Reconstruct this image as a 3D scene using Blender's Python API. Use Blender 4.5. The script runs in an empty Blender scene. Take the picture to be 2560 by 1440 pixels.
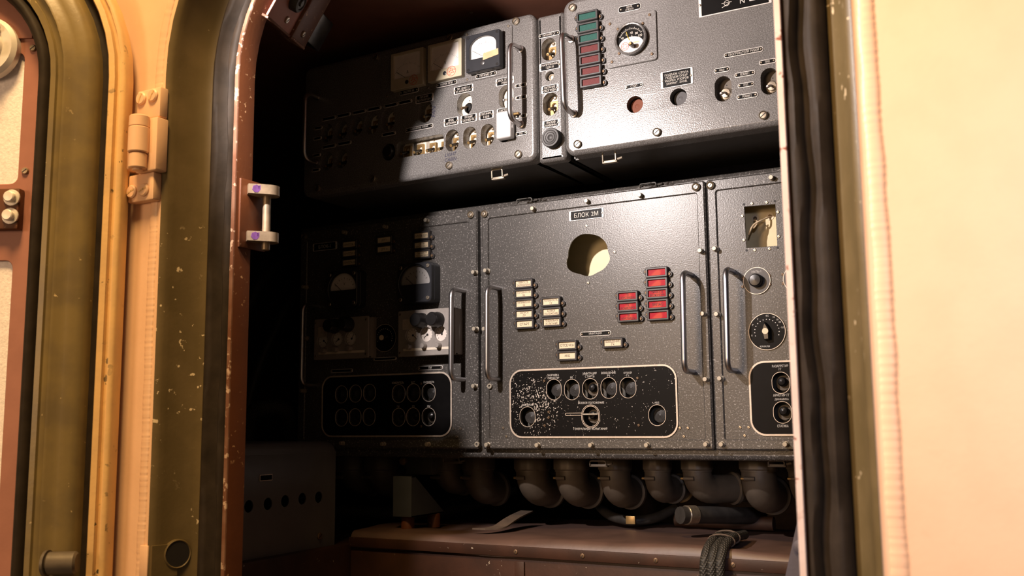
import bpy, bmesh, math, random
from mathutils import Vector, Matrix, geometry
random.seed(7)
PI = math.pi
SC = bpy.context.scene
COL = SC.collection
# ------------------------------------------------------------------ camera
CAMP = Vector((0.0, 0.0, 0.65))
CR = Vector((0.87709656, 0.48022513, -0.00924399))
CU = Vector((0.07230087, -0.11297699, 0.99096356))
CF = Vector((-0.47484124, 0.86983908, 0.13381243))
FPX = 2489.0
def ray(px, py):
    return CR * ((px - 1280) / FPX) - CU * ((py - 720) / FPX) + CF
def atY(px, py, Y):
    d = ray(px, py); t = Y / d.y
    return CAMP + d * t
def atZ(px, py, Z):
    d = ray(px, py); t = (Z - CAMP.z) / d.z
    return CAMP + d * t

# ------------------------------------------------------------------ materials
MATS = {}
def newmat(name):
    m = bpy.data.materials.new(name); m.use_nodes = True
    nt = m.node_tree
    b = nt.nodes['Principled BSDF']
    MATS[name] = m
    return m, nt, b
def N(nt, t, **kw):
    n = nt.nodes.new(t)
    for k, v in kw.items():
        if k.startswith('_'):
            setattr(n, k[1:], v)
        else:
            n.inputs[k.replace('_', ' ')].default_value = v
    return n
def noise(nt, scale, detail=2.0, rough=0.5, co='Object', stretch=None):
    tc = nt.nodes.new('ShaderNodeTexCoord')
    n = nt.nodes.new('ShaderNodeTexNoise')
    n.inputs['Scale'].default_value = scale
    n.inputs['Detail'].default_value = detail
    n.inputs['Roughness'].default_value = rough
    if stretch:
        mp = nt.nodes.new('ShaderNodeMapping'); mp.inputs['Scale'].default_value = stretch
        nt.links.new(tc.outputs[co], mp.inputs['Vector']); nt.links.new(mp.outputs['Vector'], n.inputs['Vector'])
    else:
        nt.links.new(tc.outputs[co], n.inputs['Vector'])
    return n.outputs['Fac']
def ramp(nt, src, stops):
    r = nt.nodes.new('ShaderNodeValToRGB')
    cr = r.color_ramp
    while len(cr.elements) < len(stops): cr.elements.new(0.5)
    for e, (p, c) in zip(cr.elements, stops):
        e.position = p; e.color = (c[0], c[1], c[2], 1)
    nt.links.new(src, r.inputs['Fac'])
    return r.outputs['Color']
def mixc(nt, fac, a, b):
    m = nt.nodes.new('ShaderNodeMix'); m.data_type = 'RGBA'
    nt.links.new(fac, m.inputs[0])
    for i, v in ((6, a), (7, b)):
        if isinstance(v, tuple): m.inputs[i].default_value = (v[0], v[1], v[2], 1)
        else: nt.links.new(v, m.inputs[i])
    return m.outputs[2]
def math_(nt, op, a, b=0.0):
    m = nt.nodes.new('ShaderNodeMath'); m.operation = op
    for i, v in ((0, a), (1, b)):
        if isinstance(v, (int, float)): m.inputs[i].default_value = v
        else: nt.links.new(v, m.inputs[i])
    return m.outputs[0]
def step(nt, src, lo, hi):
    m = nt.nodes.new('ShaderNodeMapRange'); m.interpolation_type = 'SMOOTHSTEP'
    m.inputs['From Min'].default_value = lo; m.inputs['From Max'].default_value = hi
    nt.links.new(src, m.inputs['Value'])
    return m.outputs['Result']
def bump(nt, b, src, strength, dist):
    n = nt.nodes.new('ShaderNodeBump'); n.inputs['Strength'].default_value = strength
    n.inputs['Distance'].default_value = dist
    nt.links.new(src, n.inputs['Height']); nt.links.new(n.outputs['Normal'], b.inputs['Normal'])
def plain(name, col, rough=0.5, metal=0.0, var=0.0, vs=60, bmp=0.0, bs=300, spec=0.5, coat=0.0):
    m, nt, b = newmat(name)
    b.inputs['Base Color'].default_value = (*col, 1)
    b.inputs['Roughness'].default_value = rough
    b.inputs['Metallic'].default_value = metal
    b.inputs['Specular IOR Level'].default_value = spec
    if coat: b.inputs['Coat Weight'].default_value = coat
    nz = noise(nt, vs, 3)
    v = max(var, 0.06)
    c = ramp(nt, nz, [(0.25, tuple(x * (1 - v) for x in col)), (0.75, tuple(min(1, x * (1 + v)) for x in col))])
    nt.links.new(c, b.inputs['Base Color'])
    if bmp: bump(nt, b, noise(nt, bs, 2), bmp, 0.001)
    return m
def hammer(name, base, fleck, scale, lo, hi, rough, bscale, bstr, metal=0.0, spec=0.48):
    m, nt, b = newmat(name)
    f = step(nt, noise(nt, scale, 2.0, 0.6), lo, hi)
    big = noise(nt, 9, 3)
    c1 = mixc(nt, f, base, fleck)
    c2 = mixc(nt, step(nt, big, 0.3, 0.75), c1, mixc(nt, f, tuple(x * 0.82 for x in base), tuple(x * 0.85 for x in fleck)))
    nt.links.new(c2, b.inputs['Base Color'])
    b.inputs['Roughness'].default_value = rough
    b.inputs['Metallic'].default_value = metal; b.inputs['Specular IOR Level'].default_value = spec
    bump(nt, b, noise(nt, bscale, 1.0), bstr, 0.0012)
    return m
hammer('hammertone_dark', (0.068, 0.063, 0.058), (0.30, 0.28, 0.262), 340, 0.56, 0.70, 0.33, 420, 0.15)
hammer('hammertone_light', (0.125, 0.119, 0.114), (0.23, 0.222, 0.215), 520, 0.42, 0.66, 0.27, 480, 0.20, spec=0.8)
plain('cabinet_shell', (0.07, 0.066, 0.058), 0.5, 0, 0.2)
def chipped(name, base, alt, chip, cs, lo, hi, rough, bmp=0.1, cs2=14, lo2=0.45, hi2=0.6, spec=0.4):
    m, nt, b = newmat(name)
    c = mixc(nt, step(nt, noise(nt, 18, 4), 0.35, 0.7), base, alt)
    f = math_(nt, 'MULTIPLY', step(nt, noise(nt, cs, 3, 0.6), lo, hi), step(nt, noise(nt, cs2, 2), lo2, hi2))
    nt.links.new(mixc(nt, f, c, chip), b.inputs['Base Color'])
    b.inputs['Roughness'].default_value = rough; b.inputs['Specular IOR Level'].default_value = spec
    bump(nt, b, noise(nt, 160, 3), bmp, 0.001)
    return m
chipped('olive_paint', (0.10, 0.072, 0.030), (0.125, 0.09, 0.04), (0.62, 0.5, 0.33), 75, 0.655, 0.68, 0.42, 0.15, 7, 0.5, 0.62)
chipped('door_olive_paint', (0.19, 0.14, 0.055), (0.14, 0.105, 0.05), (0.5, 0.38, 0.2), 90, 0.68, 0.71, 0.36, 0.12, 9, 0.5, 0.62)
chipped('brown_red_paint', (0.115, 0.036, 0.012), (0.095, 0.03, 0.010), (0.5, 0.3, 0.16), 130, 0.64, 0.67, 0.5, 0.15, 16, 0.48, 0.6)
chipped('brown_lip_edge', (0.13, 0.055, 0.032), (0.20, 0.11, 0.075), (0.45, 0.32, 0.24), 80, 0.56, 0.60, 0.6, 0.2, 22, 0.46, 0.56, 0.1)
chipped('pale_lip_edge', (0.60, 0.47, 0.42), (0.66, 0.54, 0.49), (0.25, 0.09, 0.06), 70, 0.58, 0.62, 0.6, 0.2, 18, 0.46, 0.56, 0.1)
chipped('brown_panel_paint', (0.36, 0.155, 0.115), (0.32, 0.135, 0.10), (0.45, 0.3, 0.2), 60, 0.72, 0.75, 0.55, 0.12, 9, 0.5, 0.6)
chipped('bench_paint', (0.044, 0.018, 0.0105), (0.030, 0.013, 0.008), (0.3, 0.25, 0.2), 110, 0.665, 0.69, 0.5, 0.15, 12, 0.5, 0.6)
chipped('ceiling_paint', (0.17, 0.07, 0.043), (0.145, 0.06, 0.037), (0.2, 0.1, 0.06), 60, 0.7, 0.8, 0.55, 0.1)
chipped('sand_paint', (0.78, 0.51, 0.33), (0.75, 0.485, 0.31), (0.70, 0.45, 0.285), 40, 0.6, 0.9, 0.45, 0.12)
chipped('sand_edge_paint', (0.72, 0.46, 0.19), (0.62, 0.4, 0.18), (0.06, 0.05, 0.03), 55, 0.63, 0.67, 0.5, 0.25, 8, 0.45, 0.6)
plain('rubber', (0.024, 0.0175, 0.0125), 0.6, 0, 0.35, 30, 0.2, 120, 0.12)
plain('rubber_button', (0.03, 0.028, 0.027), 0.5, 0, 0.2)
plain('black_bakelite', (0.014, 0.013, 0.013), 0.28, 0, 0.1)
plain('lamp_bezel', (0.035, 0.032, 0.032), 0.38, 0, 0.2)
plain('screw_steel', (0.42, 0.36, 0.28), 0.35, 0.85, 0.2, 200)
plain('bolt_steel', (0.42, 0.37, 0.29), 0.45, 0.4, 0.15, 200)
plain('screw_brown', (0.16, 0.10, 0.055), 0.45, 0.5, 0.2)
plain('chrome', (0.62, 0.6, 0.6), 0.33, 1.0, 0.05)
plain('brass', (0.36, 0.235, 0.095), 0.36, 0.6, 0.2)
plain('mount_white', (0.72, 0.64, 0.52), 0.55, 0, 0.08)
plain('plate_metal', (0.75, 0.70, 0.66), 0.4, 0.25, 0.08)
plain('plate_black', (0.0045, 0.004, 0.004), 0.4, 0, 0.2, spec=0.1)
plain('frame_metal', (0.62, 0.53, 0.44), 0.4, 0.35, 0.15, 120)
plain('ink_white', (0.70, 0.66, 0.60), 0.6)
plain('ink_black', (0.012, 0.010, 0.010), 0.6)
plain('ink_blue', (0.008, 0.008, 0.04), 0.5)
plain('ink_red', (0.62, 0.06, 0.03), 0.6)
plain('ink_yellow', (0.75, 0.50, 0.06), 0.6)
plain('lens_white', (0.80, 0.66, 0.45), 0.35, 0, 0.04)
plain('lens_green', (0.015, 0.085, 0.068), 0.5, 0, 0.3, 500, 0.3, 900, 0.2)
plain('lens_darkred', (0.13, 0.022, 0.022), 0.5, 0, 0.3, 500, 0.3, 900, 0.2)
m, nt, b = newmat('lens_red')
nt.links.new(ramp(nt, noise(nt, 38, 1), [(0.40, (0.40, 0.001, 0.016)), (0.58, (0.46, 0.004, 0.018)), (0.66, (0.58, 0.06, 0.035))]), b.inputs['Base Color'])
b.inputs['Roughness'].default_value = 0.45; b.inputs['Specular IOR Level'].default_value = 0.15
plain('meter_cream', (0.50, 0.44, 0.31), 0.45, 0, 0.05)
plain('meter_face', (0.82, 0.76, 0.70), 0.35, 0, 0.02)
plain('meter_black', (0.022, 0.023, 0.027), 0.33, 0, 0.15)
plain('paper_tan', (0.62, 0.40, 0.22), 0.7, 0, 0.15)
plain('meter_face_shaded', (0.30, 0.29, 0.28), 0.25, 0, 0.05)  # dial colour darkened to stand for shade behind the cover glass
plain('gauge_unit_paint', (0.30, 0.27, 0.245), 0.45, 0.1, 0.08, 200)
plain('gauge_face', (0.74, 0.67, 0.60), 0.4, 0, 0.05)
plain('ochre_inside', (0.90, 0.79, 0.50), 0.5, 0, 0.03)
plain('cream_inside', (0.82, 0.68, 0.40), 0.5, 0, 0.03)
plain('wire_cream', (0.70, 0.55, 0.36), 0.5)
plain('red_button', (0.20, 0.065, 0.035), 0.55, spec=0.15)
plain('grey_button', (0.10, 0.097, 0.1), 0.5, spec=0.2)
plain('olive_cast', (0.10, 0.08, 0.06), 0.5, 0.15, 0.2, 40, 0.15, 200)
plain('grey_box_paint', (0.10, 0.092, 0.088), 0.45, 0, 0.1, 20, 0.05)
plain('blue_grey_paint', (0.055, 0.06, 0.068), 0.45, 0, 0.15, 20, 0.05)
plain('slate_paint', (0.075, 0.07, 0.095), 0.45, 0, 0.2, 20, 0.1)
plain('vinyl', (0.080, 0.046, 0.036), 0.5, 0, 0.25, 14, 0.25, 90)
m, nt, b = newmat('braid')
tc = nt.nodes.new('ShaderNodeTexCoord'); w1 = nt.nodes.new('ShaderNodeTexWave'); w2 = nt.nodes.new('ShaderNodeTexWave')
for w, dr in ((w1, (1, 1, 1)), (w2, (1, 1, -1))):
    mp = nt.nodes.new('ShaderNodeMapping'); mp.inputs['Scale'].default_value = dr
    nt.links.new(tc.outputs['Object'], mp.inputs['Vector']); nt.links.new(mp.outputs['Vector'], w.inputs['Vector'])
    w.wave_type = 'BANDS'; w.bands_direction = 'DIAGONAL'; w.inputs['Scale'].default_value = 90; w.inputs['Distortion'].default_value = 1.0
mx = math_(nt, 'MULTIPLY', w1.outputs['Fac'], w2.outputs['Fac'])
nt.links.new(ramp(nt, mx, [(0.1, (0.010, 0.009, 0.007)), (0.6, (0.040, 0.035, 0.028))]), b.inputs['Base Color'])
b.inputs['Roughness'].default_value = 0.6; bump(nt, b, mx, 0.6, 0.002)
plain('cable_black', (0.03, 0.027, 0.024), 0.5, 0, 0.3)
plain('strap_canvas', (0.08, 0.055, 0.038), 0.75, 0, 0.25, 60, 0.3, 400)
plain('purple_paint', (0.09, 0.03, 0.14), 0.5, 0, 0.3, 150)
plain('raw_metal', (0.30, 0.235, 0.165), 0.4, 0.5, 0.2, 90)
plain('frost_pane', (0.88, 0.82, 0.84), 0.6, 0, 0.12, 220, 0.6, 300)
plain('cabin_dark', (0.06, 0.03, 0.02), 0.6, 0, 0.3)
# black control plate, paint chipped off around its left end
def chip_plate(name, cx, cz, sx, sz, amount):
    m, nt, b = newmat(name)
    tc = nt.nodes.new('ShaderNodeTexCoord')
    mp = nt.nodes.new('ShaderNodeMapping')
    mp.inputs['Location'].default_value = (-cx / sx, 0, -cz / sz)
    mp.inputs['Scale'].default_value = (1 / sx, 0.01, 1 / sz)
    nt.links.new(tc.outputs['Object'], mp.inputs['Vector'])
    g = nt.nodes.new('ShaderNodeVectorMath'); g.operation = 'LENGTH'
    nt.links.new(mp.outputs['Vector'], g.inputs[0])
    near = step(nt, g.outputs['Value'], 1.5, 0.1)
    thr = math_(nt, 'ADD', noise(nt, 340, 2, 0.5), math_(nt, 'MULTIPLY', near, amount))
    thr = math_(nt, 'ADD', thr, math_(nt, 'MULTIPLY', noise(nt, 45, 2), 0.22))
    f = step(nt, thr, 0.82, 0.845)
    nt.links.new(mixc(nt, f, (0.0045, 0.004, 0.004), (0.55, 0.49, 0.43)), b.inputs['Base Color'])
    b.inputs['Roughness'].default_value = 0.42; b.inputs['Specular IOR Level'].default_value = 0.1

# ------------------------------------------------------------------ mesh builder
def rrect(x0, z0, x1, z1, r, n=5):
    r = min(r, (x1 - x0) / 2 - 1e-5, (z1 - z0) / 2 - 1e-5)
    o = []
    for cx, cz, a0 in ((x1 - r, z1 - r, 0), (x0 + r, z1 - r, 90), (x0 + r, z0 + r, 180), (x1 - r, z0 + r, 270)):
        for i in range(n + 1):
            a = math.radians(a0 + 90 * i / n); o.append((cx + r * math.cos(a), cz + r * math.sin(a)))
    return o
def oval(cx, cz, w, h, n=8):
    return rrect(cx - w / 2, cz - h / 2, cx + w / 2, cz + h / 2, min(w, h) / 2, n)
def circ(cx, cz, r, n=24):
    return [(cx + r * math.cos(2 * PI * i / n), cz + r * math.sin(2 * PI * i / n)) for i in range(n)]
def inset(poly, d):
    n = len(poly); o = []
    for i in range(n):
        a, p, c = Vector(poly[i - 1]), Vector(poly[i]), Vector(poly[(i + 1) % n])
        e1 = (p - a); e2 = (c - p)
        if e1.length < 1e-9: e1 = e2
        if e2.length < 1e-9: e2 = e1
        e1 = e1.normalized(); e2 = e2.normalized()
        nn = Vector((-e1.y - e2.y, e1.x + e2.x))
        l = nn.length
        if l < 1e-6: o.append(tuple(p)); continue
        nn /= l
        k = max(0.5, nn.dot(Vector((-e1.y, e1.x))))
        q = p + nn * (d / k); o.append((q.x, q.y))
    return o
def fillet(pts, r, n=6):
    pts = [Vector(p) for p in pts]; o = [pts[0]]
    for i in range(1, len(pts) - 1):
        a, p, c = pts[i - 1], pts[i], pts[i + 1]
        u = (a - p); v = (c - p); d = min(r, u.length * 0.49, v.length * 0.49)
        u.normalize(); v.normalize()
        A = p + u * d; B = p + v * d
        for k in range(n + 1):
            t = k / n; o.append(A * (1 - t) ** 2 + p * (2 * t * (1 - t)) + B * t * t)
    o.append(pts[-1]); return o
class MB:
    def __init__(s): s.bm = bmesh.new()
    def add(s, vs, fs, mi=0):
        v = [s.bm.verts.new(p) for p in vs]
        for f in fs:
            try:
                g = s.bm.faces.new([v[i] for i in f]); g.material_index = mi
            except ValueError: pass
        return s
    def box(s, x0, x1, y0, y1, z0, z1, mi=0, bev=0.0, seg=2):
        t = bmesh.new()
        r = bmesh.ops.create_cube(t, size=1.0)
        for v in t.verts:
            v.co = Vector((x0 + (v.co.x + .5) * (x1 - x0), y0 + (v.co.y + .5) * (y1 - y0), z0 + (v.co.z + .5) * (z1 - z0)))
        if bev: bmesh.ops.bevel(t, geom=list(t.edges), offset=bev, segments=seg, affect='EDGES', profile=0.5)
        s.merge(t, mi); return s
    def merge(s, t, mi=None, M=None):
        t.verts.index_update()
        v = [s.bm.verts.new((M @ q.co) if M else q.co) for q in t.verts]
        for f in t.faces:
            try:
                g = s.bm.faces.new([v[q.index] for q in f.verts]); g.material_index = f.material_index if mi is None else mi
            except ValueError: pass
        t.free()
    def lathe(s, c, ax, prof, seg=20, mi=0, cap0=True, cap1=True):
        c = Vector(c); ax = Vector(ax).normalized()
        u = ax.orthogonal().normalized(); w = ax.cross(u)
        vs = []; fs = []
        for r, t in prof:
            for k in range(seg):
                a = 2 * PI * k / seg
                vs.append(c + ax * t + u * (r * math.cos(a)) + w * (r * math.sin(a)))
        for i in range(len(prof) - 1):
            for k in range(seg):
                k2 = (k + 1) % seg
                fs.append((i * seg + k, i * seg + k2, (i + 1) * seg + k2, (i + 1) * seg + k))
        if cap0: fs.append(tuple(reversed(range(seg))))
        if cap1: fs.append(tuple(range((len(prof) - 1) * seg, len(prof) * seg)))
        return s.add(vs, fs, mi)
    def cyl(s, a, b, r, seg=16, mi=0, bev=0.0):
        a = Vector(a); b = Vector(b); L = (b - a).length
        p = [(r, 0), (r, L)] if not bev else [(r - bev, 0), (r, bev), (r, L - bev), (r - bev, L)]
        return s.lathe(a, b - a, p, seg, mi)
    def tube(s, pts, r, seg=12, mi=0, rs=None):
        pts = [Vector(p) for p in pts]; n = len(pts)
        T = []
        for i in range(n):
            d = pts[min(i + 1, n - 1)] - pts[max(i - 1, 0)]
            T.append(d.normalized() if d.length > 1e-9 else Vector((0, 0, 1)))
        u = T[0].orthogonal().normalized()
        vs = []; fs = []
        for i in range(n):
            u = (u - T[i] * u.dot(T[i])); u.normalize()
            w = T[i].cross(u); rr = rs[i] if rs else r
            for k in range(seg):
                a = 2 * PI * k / seg
                vs.append(pts[i] + u * (rr * math.cos(a)) + w * (rr * math.sin(a)))
        for i in range(n - 1):
            for k in range(seg):
                k2 = (k + 1) % seg
                fs.append((i * seg + k, i * seg + k2, (i + 1) * seg + k2, (i + 1) * seg + k))
        fs.append(tuple(reversed(range(seg)))); fs.append(tuple(range((n - 1) * seg, n * seg)))
        return s.add(vs, fs, mi)
    def plate(s, outer, holes, y0, y1, mi=0, bev=0.0, hb=0.0, side=None):
        """flat plate in x,z with holes; front at y0 (towards the viewer), back at y1"""
        side = mi if side is None else side
        loops = [outer] + list(holes)
        # front
        fl = [inset(outer, bev) if bev else outer] + [inset(h, -hb) if hb else h for h in holes]
        flat = [p for l in fl for p in l]
        tri = geometry.tessellate_polygon([[Vector((p[0], p[1], 0)) for p in l] for l in fl])
        s.add([(p[0], y0, p[1]) for p in flat], tri, mi)
        flatb = [p for l in loops for p in l]
        trib = geometry.tessellate_polygon([[Vector((p[0], p[1], 0)) for p in l] for l in loops])
        s.add([(p[0], y1, p[1]) for p in flatb], [tuple(reversed(t)) for t in trib], side)
        for k, (f, l) in enumerate(zip(fl, loops)):
            n = len(l); d = bev if k == 0 else hb
            rings = [[(p[0], y0, p[1]) for p in f]]
            if d:
                if d > 0.003:
                    for q in (0.35, 0.7):
                        a = q * PI / 2
                        m_ = inset(l, (d if k == 0 else -d) * (1 - math.sin(a)))
                        rings.append([(p[0], y0 + d * (1 - math.cos(a)), p[1]) for p in m_])
                rings.append([(p[0], y0 + d, p[1]) for p in l])
            rings.append([(p[0], y1, p[1]) for p in l])
            vs = [p for r in rings for p in r]
            fs = [(j * n + i, j * n + (i + 1) % n, (j + 1) * n + (i + 1) % n, (j + 1) * n + i) for j in range(len(rings) - 1) for i in range(n)]
            s.add(vs, fs, side)
        return s
    def build(s, name, mats, parent=None, loc=(0, 0, 0), label=None, ang=38, rotz=0.0, wn=False):
        bmesh.ops.remove_doubles(s.bm, verts=s.bm.verts, dist=1e-6)
        bmesh.ops.recalc_face_normals(s.bm, faces=s.bm.faces)
        me = bpy.data.meshes.new(name); s.bm.to_mesh(me); s.bm.free()
        for m in (mats if isinstance(mats, (list, tuple)) else [mats]): me.materials.append(MATS[m])
        for p in me.polygons: p.use_smooth = True
        me.set_sharp_from_angle(angle=math.radians(ang))
        o = bpy.data.objects.new(name, me); COL.objects.link(o)
        o.parent = parent; o.location = loc; o.rotation_euler = (0, 0, rotz)
        if label: o['label'] = label
        if wn:
            md = o.modifiers.new('normals', 'WEIGHTED_NORMAL'); md.keep_sharp = True; md.weight = 100
        return o
def inst(src, parent, loc, label=None):
    c = src.copy(); COL.objects.link(c); c.parent = parent; c.location = loc
    if label: c['label'] = label
    elif 'label' in c: del c['label']
    for ch in src.children:
        d = ch.copy(); COL.objects.link(d); d.parent = c
    return c
def tag(o, label, cat, group=None):
    o['label'] = label; o['category'] = cat
    if group: o['group'] = group
    return o
def struct(o): o['kind'] = 'structure'; return o
def thing(name, loc, label, cat, group=None, rotz=0.0):
    o = bpy.data.objects.new(name, None); COL.objects.link(o); o.empty_display_size = 0.05
    o.location = loc; o.rotation_euler = (0, 0, rotz)
    return tag(o, label, cat, group)
GLYPHS = {}
def rawglyph(ch):
    def mk(t):
        cu = bpy.data.curves.new('t', 'FONT'); cu.body = t; cu.size = 1.0; cu.resolution_u = 4
        ob = bpy.data.objects.new('t', cu); me = bpy.data.meshes.new_from_object(ob)
        r = ([(v.co.x, v.co.y) for v in me.vertices], [tuple(p.vertices) for p in me.polygons])
        bpy.data.objects.remove(ob); bpy.data.curves.remove(cu); bpy.data.meshes.remove(me)
        return r
    v, f = mk(ch)
    w = lambda t: (lambda q: max(p[0] for p in q) - min(p[0] for p in q))(mk(t)[0])
    return v, f, w('I' + ch + 'I') - w('II')
def glyph(ch):
    if ch in GLYPHS: return GLYPHS[ch]
    if ch == ' ': g = ([], [], 0.36)
    elif ch in 'ЬЫЪ':
        v, f, a = rawglyph('Р'); h = max(p[1] for p in v)
        v = [(x, h - y) for x, y in v]
        if ch == 'Ы':
            v2, f2, a2 = glyph('I'); n = len(v)
            v = v + [(x + a * .97, y) for x, y in v2]; f = f + [tuple(i + n for i in q) for q in f2]; a = a + a2
        if ch == 'Ъ':
            x0 = min(p[0] for p in v); n = len(v)
            v = [(x + .16, y) for x, y in v]; v += [(x0, h), (x0 + .2, h), (x0 + .2, h - .085), (x0, h - .085)]; f = f + [(n, n + 1, n + 2, n + 3)]; a += .16
        g = (v, f, a)
    else: g = rawglyph(ch)
    GLYPHS[ch] = g; return g
def text(body, x0, x1, z0, z1, y, mat, parent, name='lettering', rot=0.0, fit=True, label=None, shear=0.0):
    V_ = []; F_ = []
    for li, line in enumerate(body.split('\n')):
        cx_ = 0.0; lv = []
        for ch in line:
            gv, gf, ga = glyph(ch); n = len(V_) + len(lv)
            lv += [(p[0] + cx_ + shear * p[1], p[1] - li * 0.98) for p in gv]; F_ += [tuple(i + n for i in q) for q in gf]; cx_ += ga
        V_ += [(p[0] - cx_ / 2, p[1]) for p in lv]
    if not V_: return None
    xs = [p[0] for p in V_]; ys = [p[1] for p in V_]
    ax, bx, ay, by = min(xs), max(xs), min(ys), max(ys)
    W, H = x1 - x0, z1 - z0
    if rot: W, H = H, W
    sx, sz = W / max(bx - ax, 1e-6), H / max(by - ay, 1e-6)
    sx = min(sx, sz * 0.95)
    cx, cz = (x0 + x1) / 2, (z0 + z1) / 2
    out = []
    for p in V_:
        u = (p[0] - (ax + bx) / 2) * sx; w = (p[1] - (ay + by) / 2) * sz
        if rot: u, w = u * math.cos(rot) - w * math.sin(rot), u * math.sin(rot) + w * math.cos(rot)
        out.append((cx + u, y, cz + w))
    me = bpy.data.meshes.new(name); me.from_pydata(out, [], F_); me.materials.append(MATS[mat])
    o = bpy.data.objects.new(name, me); COL.objects.link(o); o.parent = parent
    if label: o['label'] = label
    return o
# a panel: local x to the right, y into the cabinet, z up; its pixels turn into points on it
class Panel:
    def __init__(s, root):
        s.root = root
        s.M = Matrix.Translation(root.location) @ Matrix.Rotation(root.rotation_euler[2], 4, 'Z')
        s.I = s.M.inverted()
        s.c = s.I @ CAMP
        s.R = s.I.to_3x3()
    def at(s, px, py, dy=0.0):
        d = s.R @ ray(px, py); t = (dy - s.c.y) / d.y
        p = s.c + d * t
        return p.x, p.z
    def rect(s, px, py, w, h, dy=0.0):
        x0 = s.at(px - w / 2, py, dy)[0]; x1 = s.at(px + w / 2, py, dy)[0]
        z0 = s.at(px, py + h / 2, dy)[1]; z1 = s.at(px, py - h / 2, dy)[1]
        return x0, x1, z0, z1
    def hole(s, px, py, w, h, dy=0.0):
        x0, x1, z0, z1 = s.rect(px, py, w, h, dy)
        return oval((x0 + x1) / 2, (z0 + z1) / 2, x1 - x0, z1 - z0)
# ------------------------------------------------------------------ stock parts (first one is made where first needed)
STOCK = {}
def bolt(P, px, py, hollow=False):
    x, z = P.at(px, py, -0.013)
    k = 'bolt_h' if hollow else 'bolt'
    if k not in STOCK:
        b = MB()
        if hollow:
            b.lathe((0, 0, 0), (0, -1, 0), [(0.0052, 0), (0.0052, 0.0045), (0.0028, 0.0045), (0.0024, 0.001)], 18, 0)
        else:
            b.lathe((0, 0, 0), (0, -1, 0), [(0.0060, 0), (0.0060, 0.0025), (0.0050, 0.003), (0.0050, 0.0055), (0.0042, 0.006), (0.0042, 0.0135), (0.0036, 0.0142)], 18, 0)
        STOCK[k] = b.build('bolt', 'bolt_steel', P.root, (x, 0, z)); return STOCK[k]
    return inst(STOCK[k], P.root, (x, 0, z))
def slot_screw(name, r, proud, mat, cup=None):
    b = MB()
    if cup: b.lathe((0, 0, 0), (0, -1, 0), [(cup, 0), (cup, 0.004), (cup * 0.82, 0.0048), (r, 0.002)], 20, 1)
    b.lathe((0, 0, 0), (0, -1, 0), [(r, 0), (r, proud * 0.6), (r * 0.82, proud * 0.95), (0.0003, proud)], 16, 0)
    a = random.uniform(0.3, 1.2)
    d = Vector((math.cos(a), 0, math.sin(a))) * r * 0.78; e = Vector((-d.z, 0, d.x)) * 0.16
    y = -proud - 0.0002
    b.add([(d + e) + Vector((0, y, 0)), (d - e) + Vector((0, y, 0)), (-d - e) + Vector((0, y, 0)), (-d + e) + Vector((0, y, 0))], [(0, 1, 2, 3)], 2)
    return b
def screw(P, px, py, kind='small', mat='screw_steel', parent=None, dy=0.0, xz=None):
    x, z = xz if xz else P.at(px, py, dy)
    k = (kind, mat)
    if k not in STOCK:
        r, pr, cup = {'small': (0.0027, 0.0018, None), 'tiny': (0.0016, 0.0012, None), 'big': (0.0062, 0.004, 0.0075), 'corner': (0.0048, 0.0052, 0.0078)}[kind]
        STOCK[k] = slot_screw('screw', r, pr, mat, cup).build('screw', [mat, mat, 'ink_black'], parent or P.root, (x, dy, z)); return STOCK[k]
    return inst(STOCK[k], parent or P.root, (x, dy, z))
def handle(P, top, bot, h=0.049, r=0.0052, bend=0.02, mat='chrome', nut=False):
    xt, zt = P.at(*top); xb, zb = P.at(*bot)
    b = MB()
    b.tube(fillet([(xt, 0.001, zt), (xt, -h, zt), (xb, -h, zb), (xb, 0.001, zb)], bend, 8), r, 14)
    if nut:
      for x, z in ((xt, zt), (xb, zb)): b.lathe((x, 0, z), (0, -1, 0), [(r * 1.5, 0), (r * 1.5, 0.003), (r * 1.1, 0.004)], 16, 0)
    return b.build('handle', mat, P.root)
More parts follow.
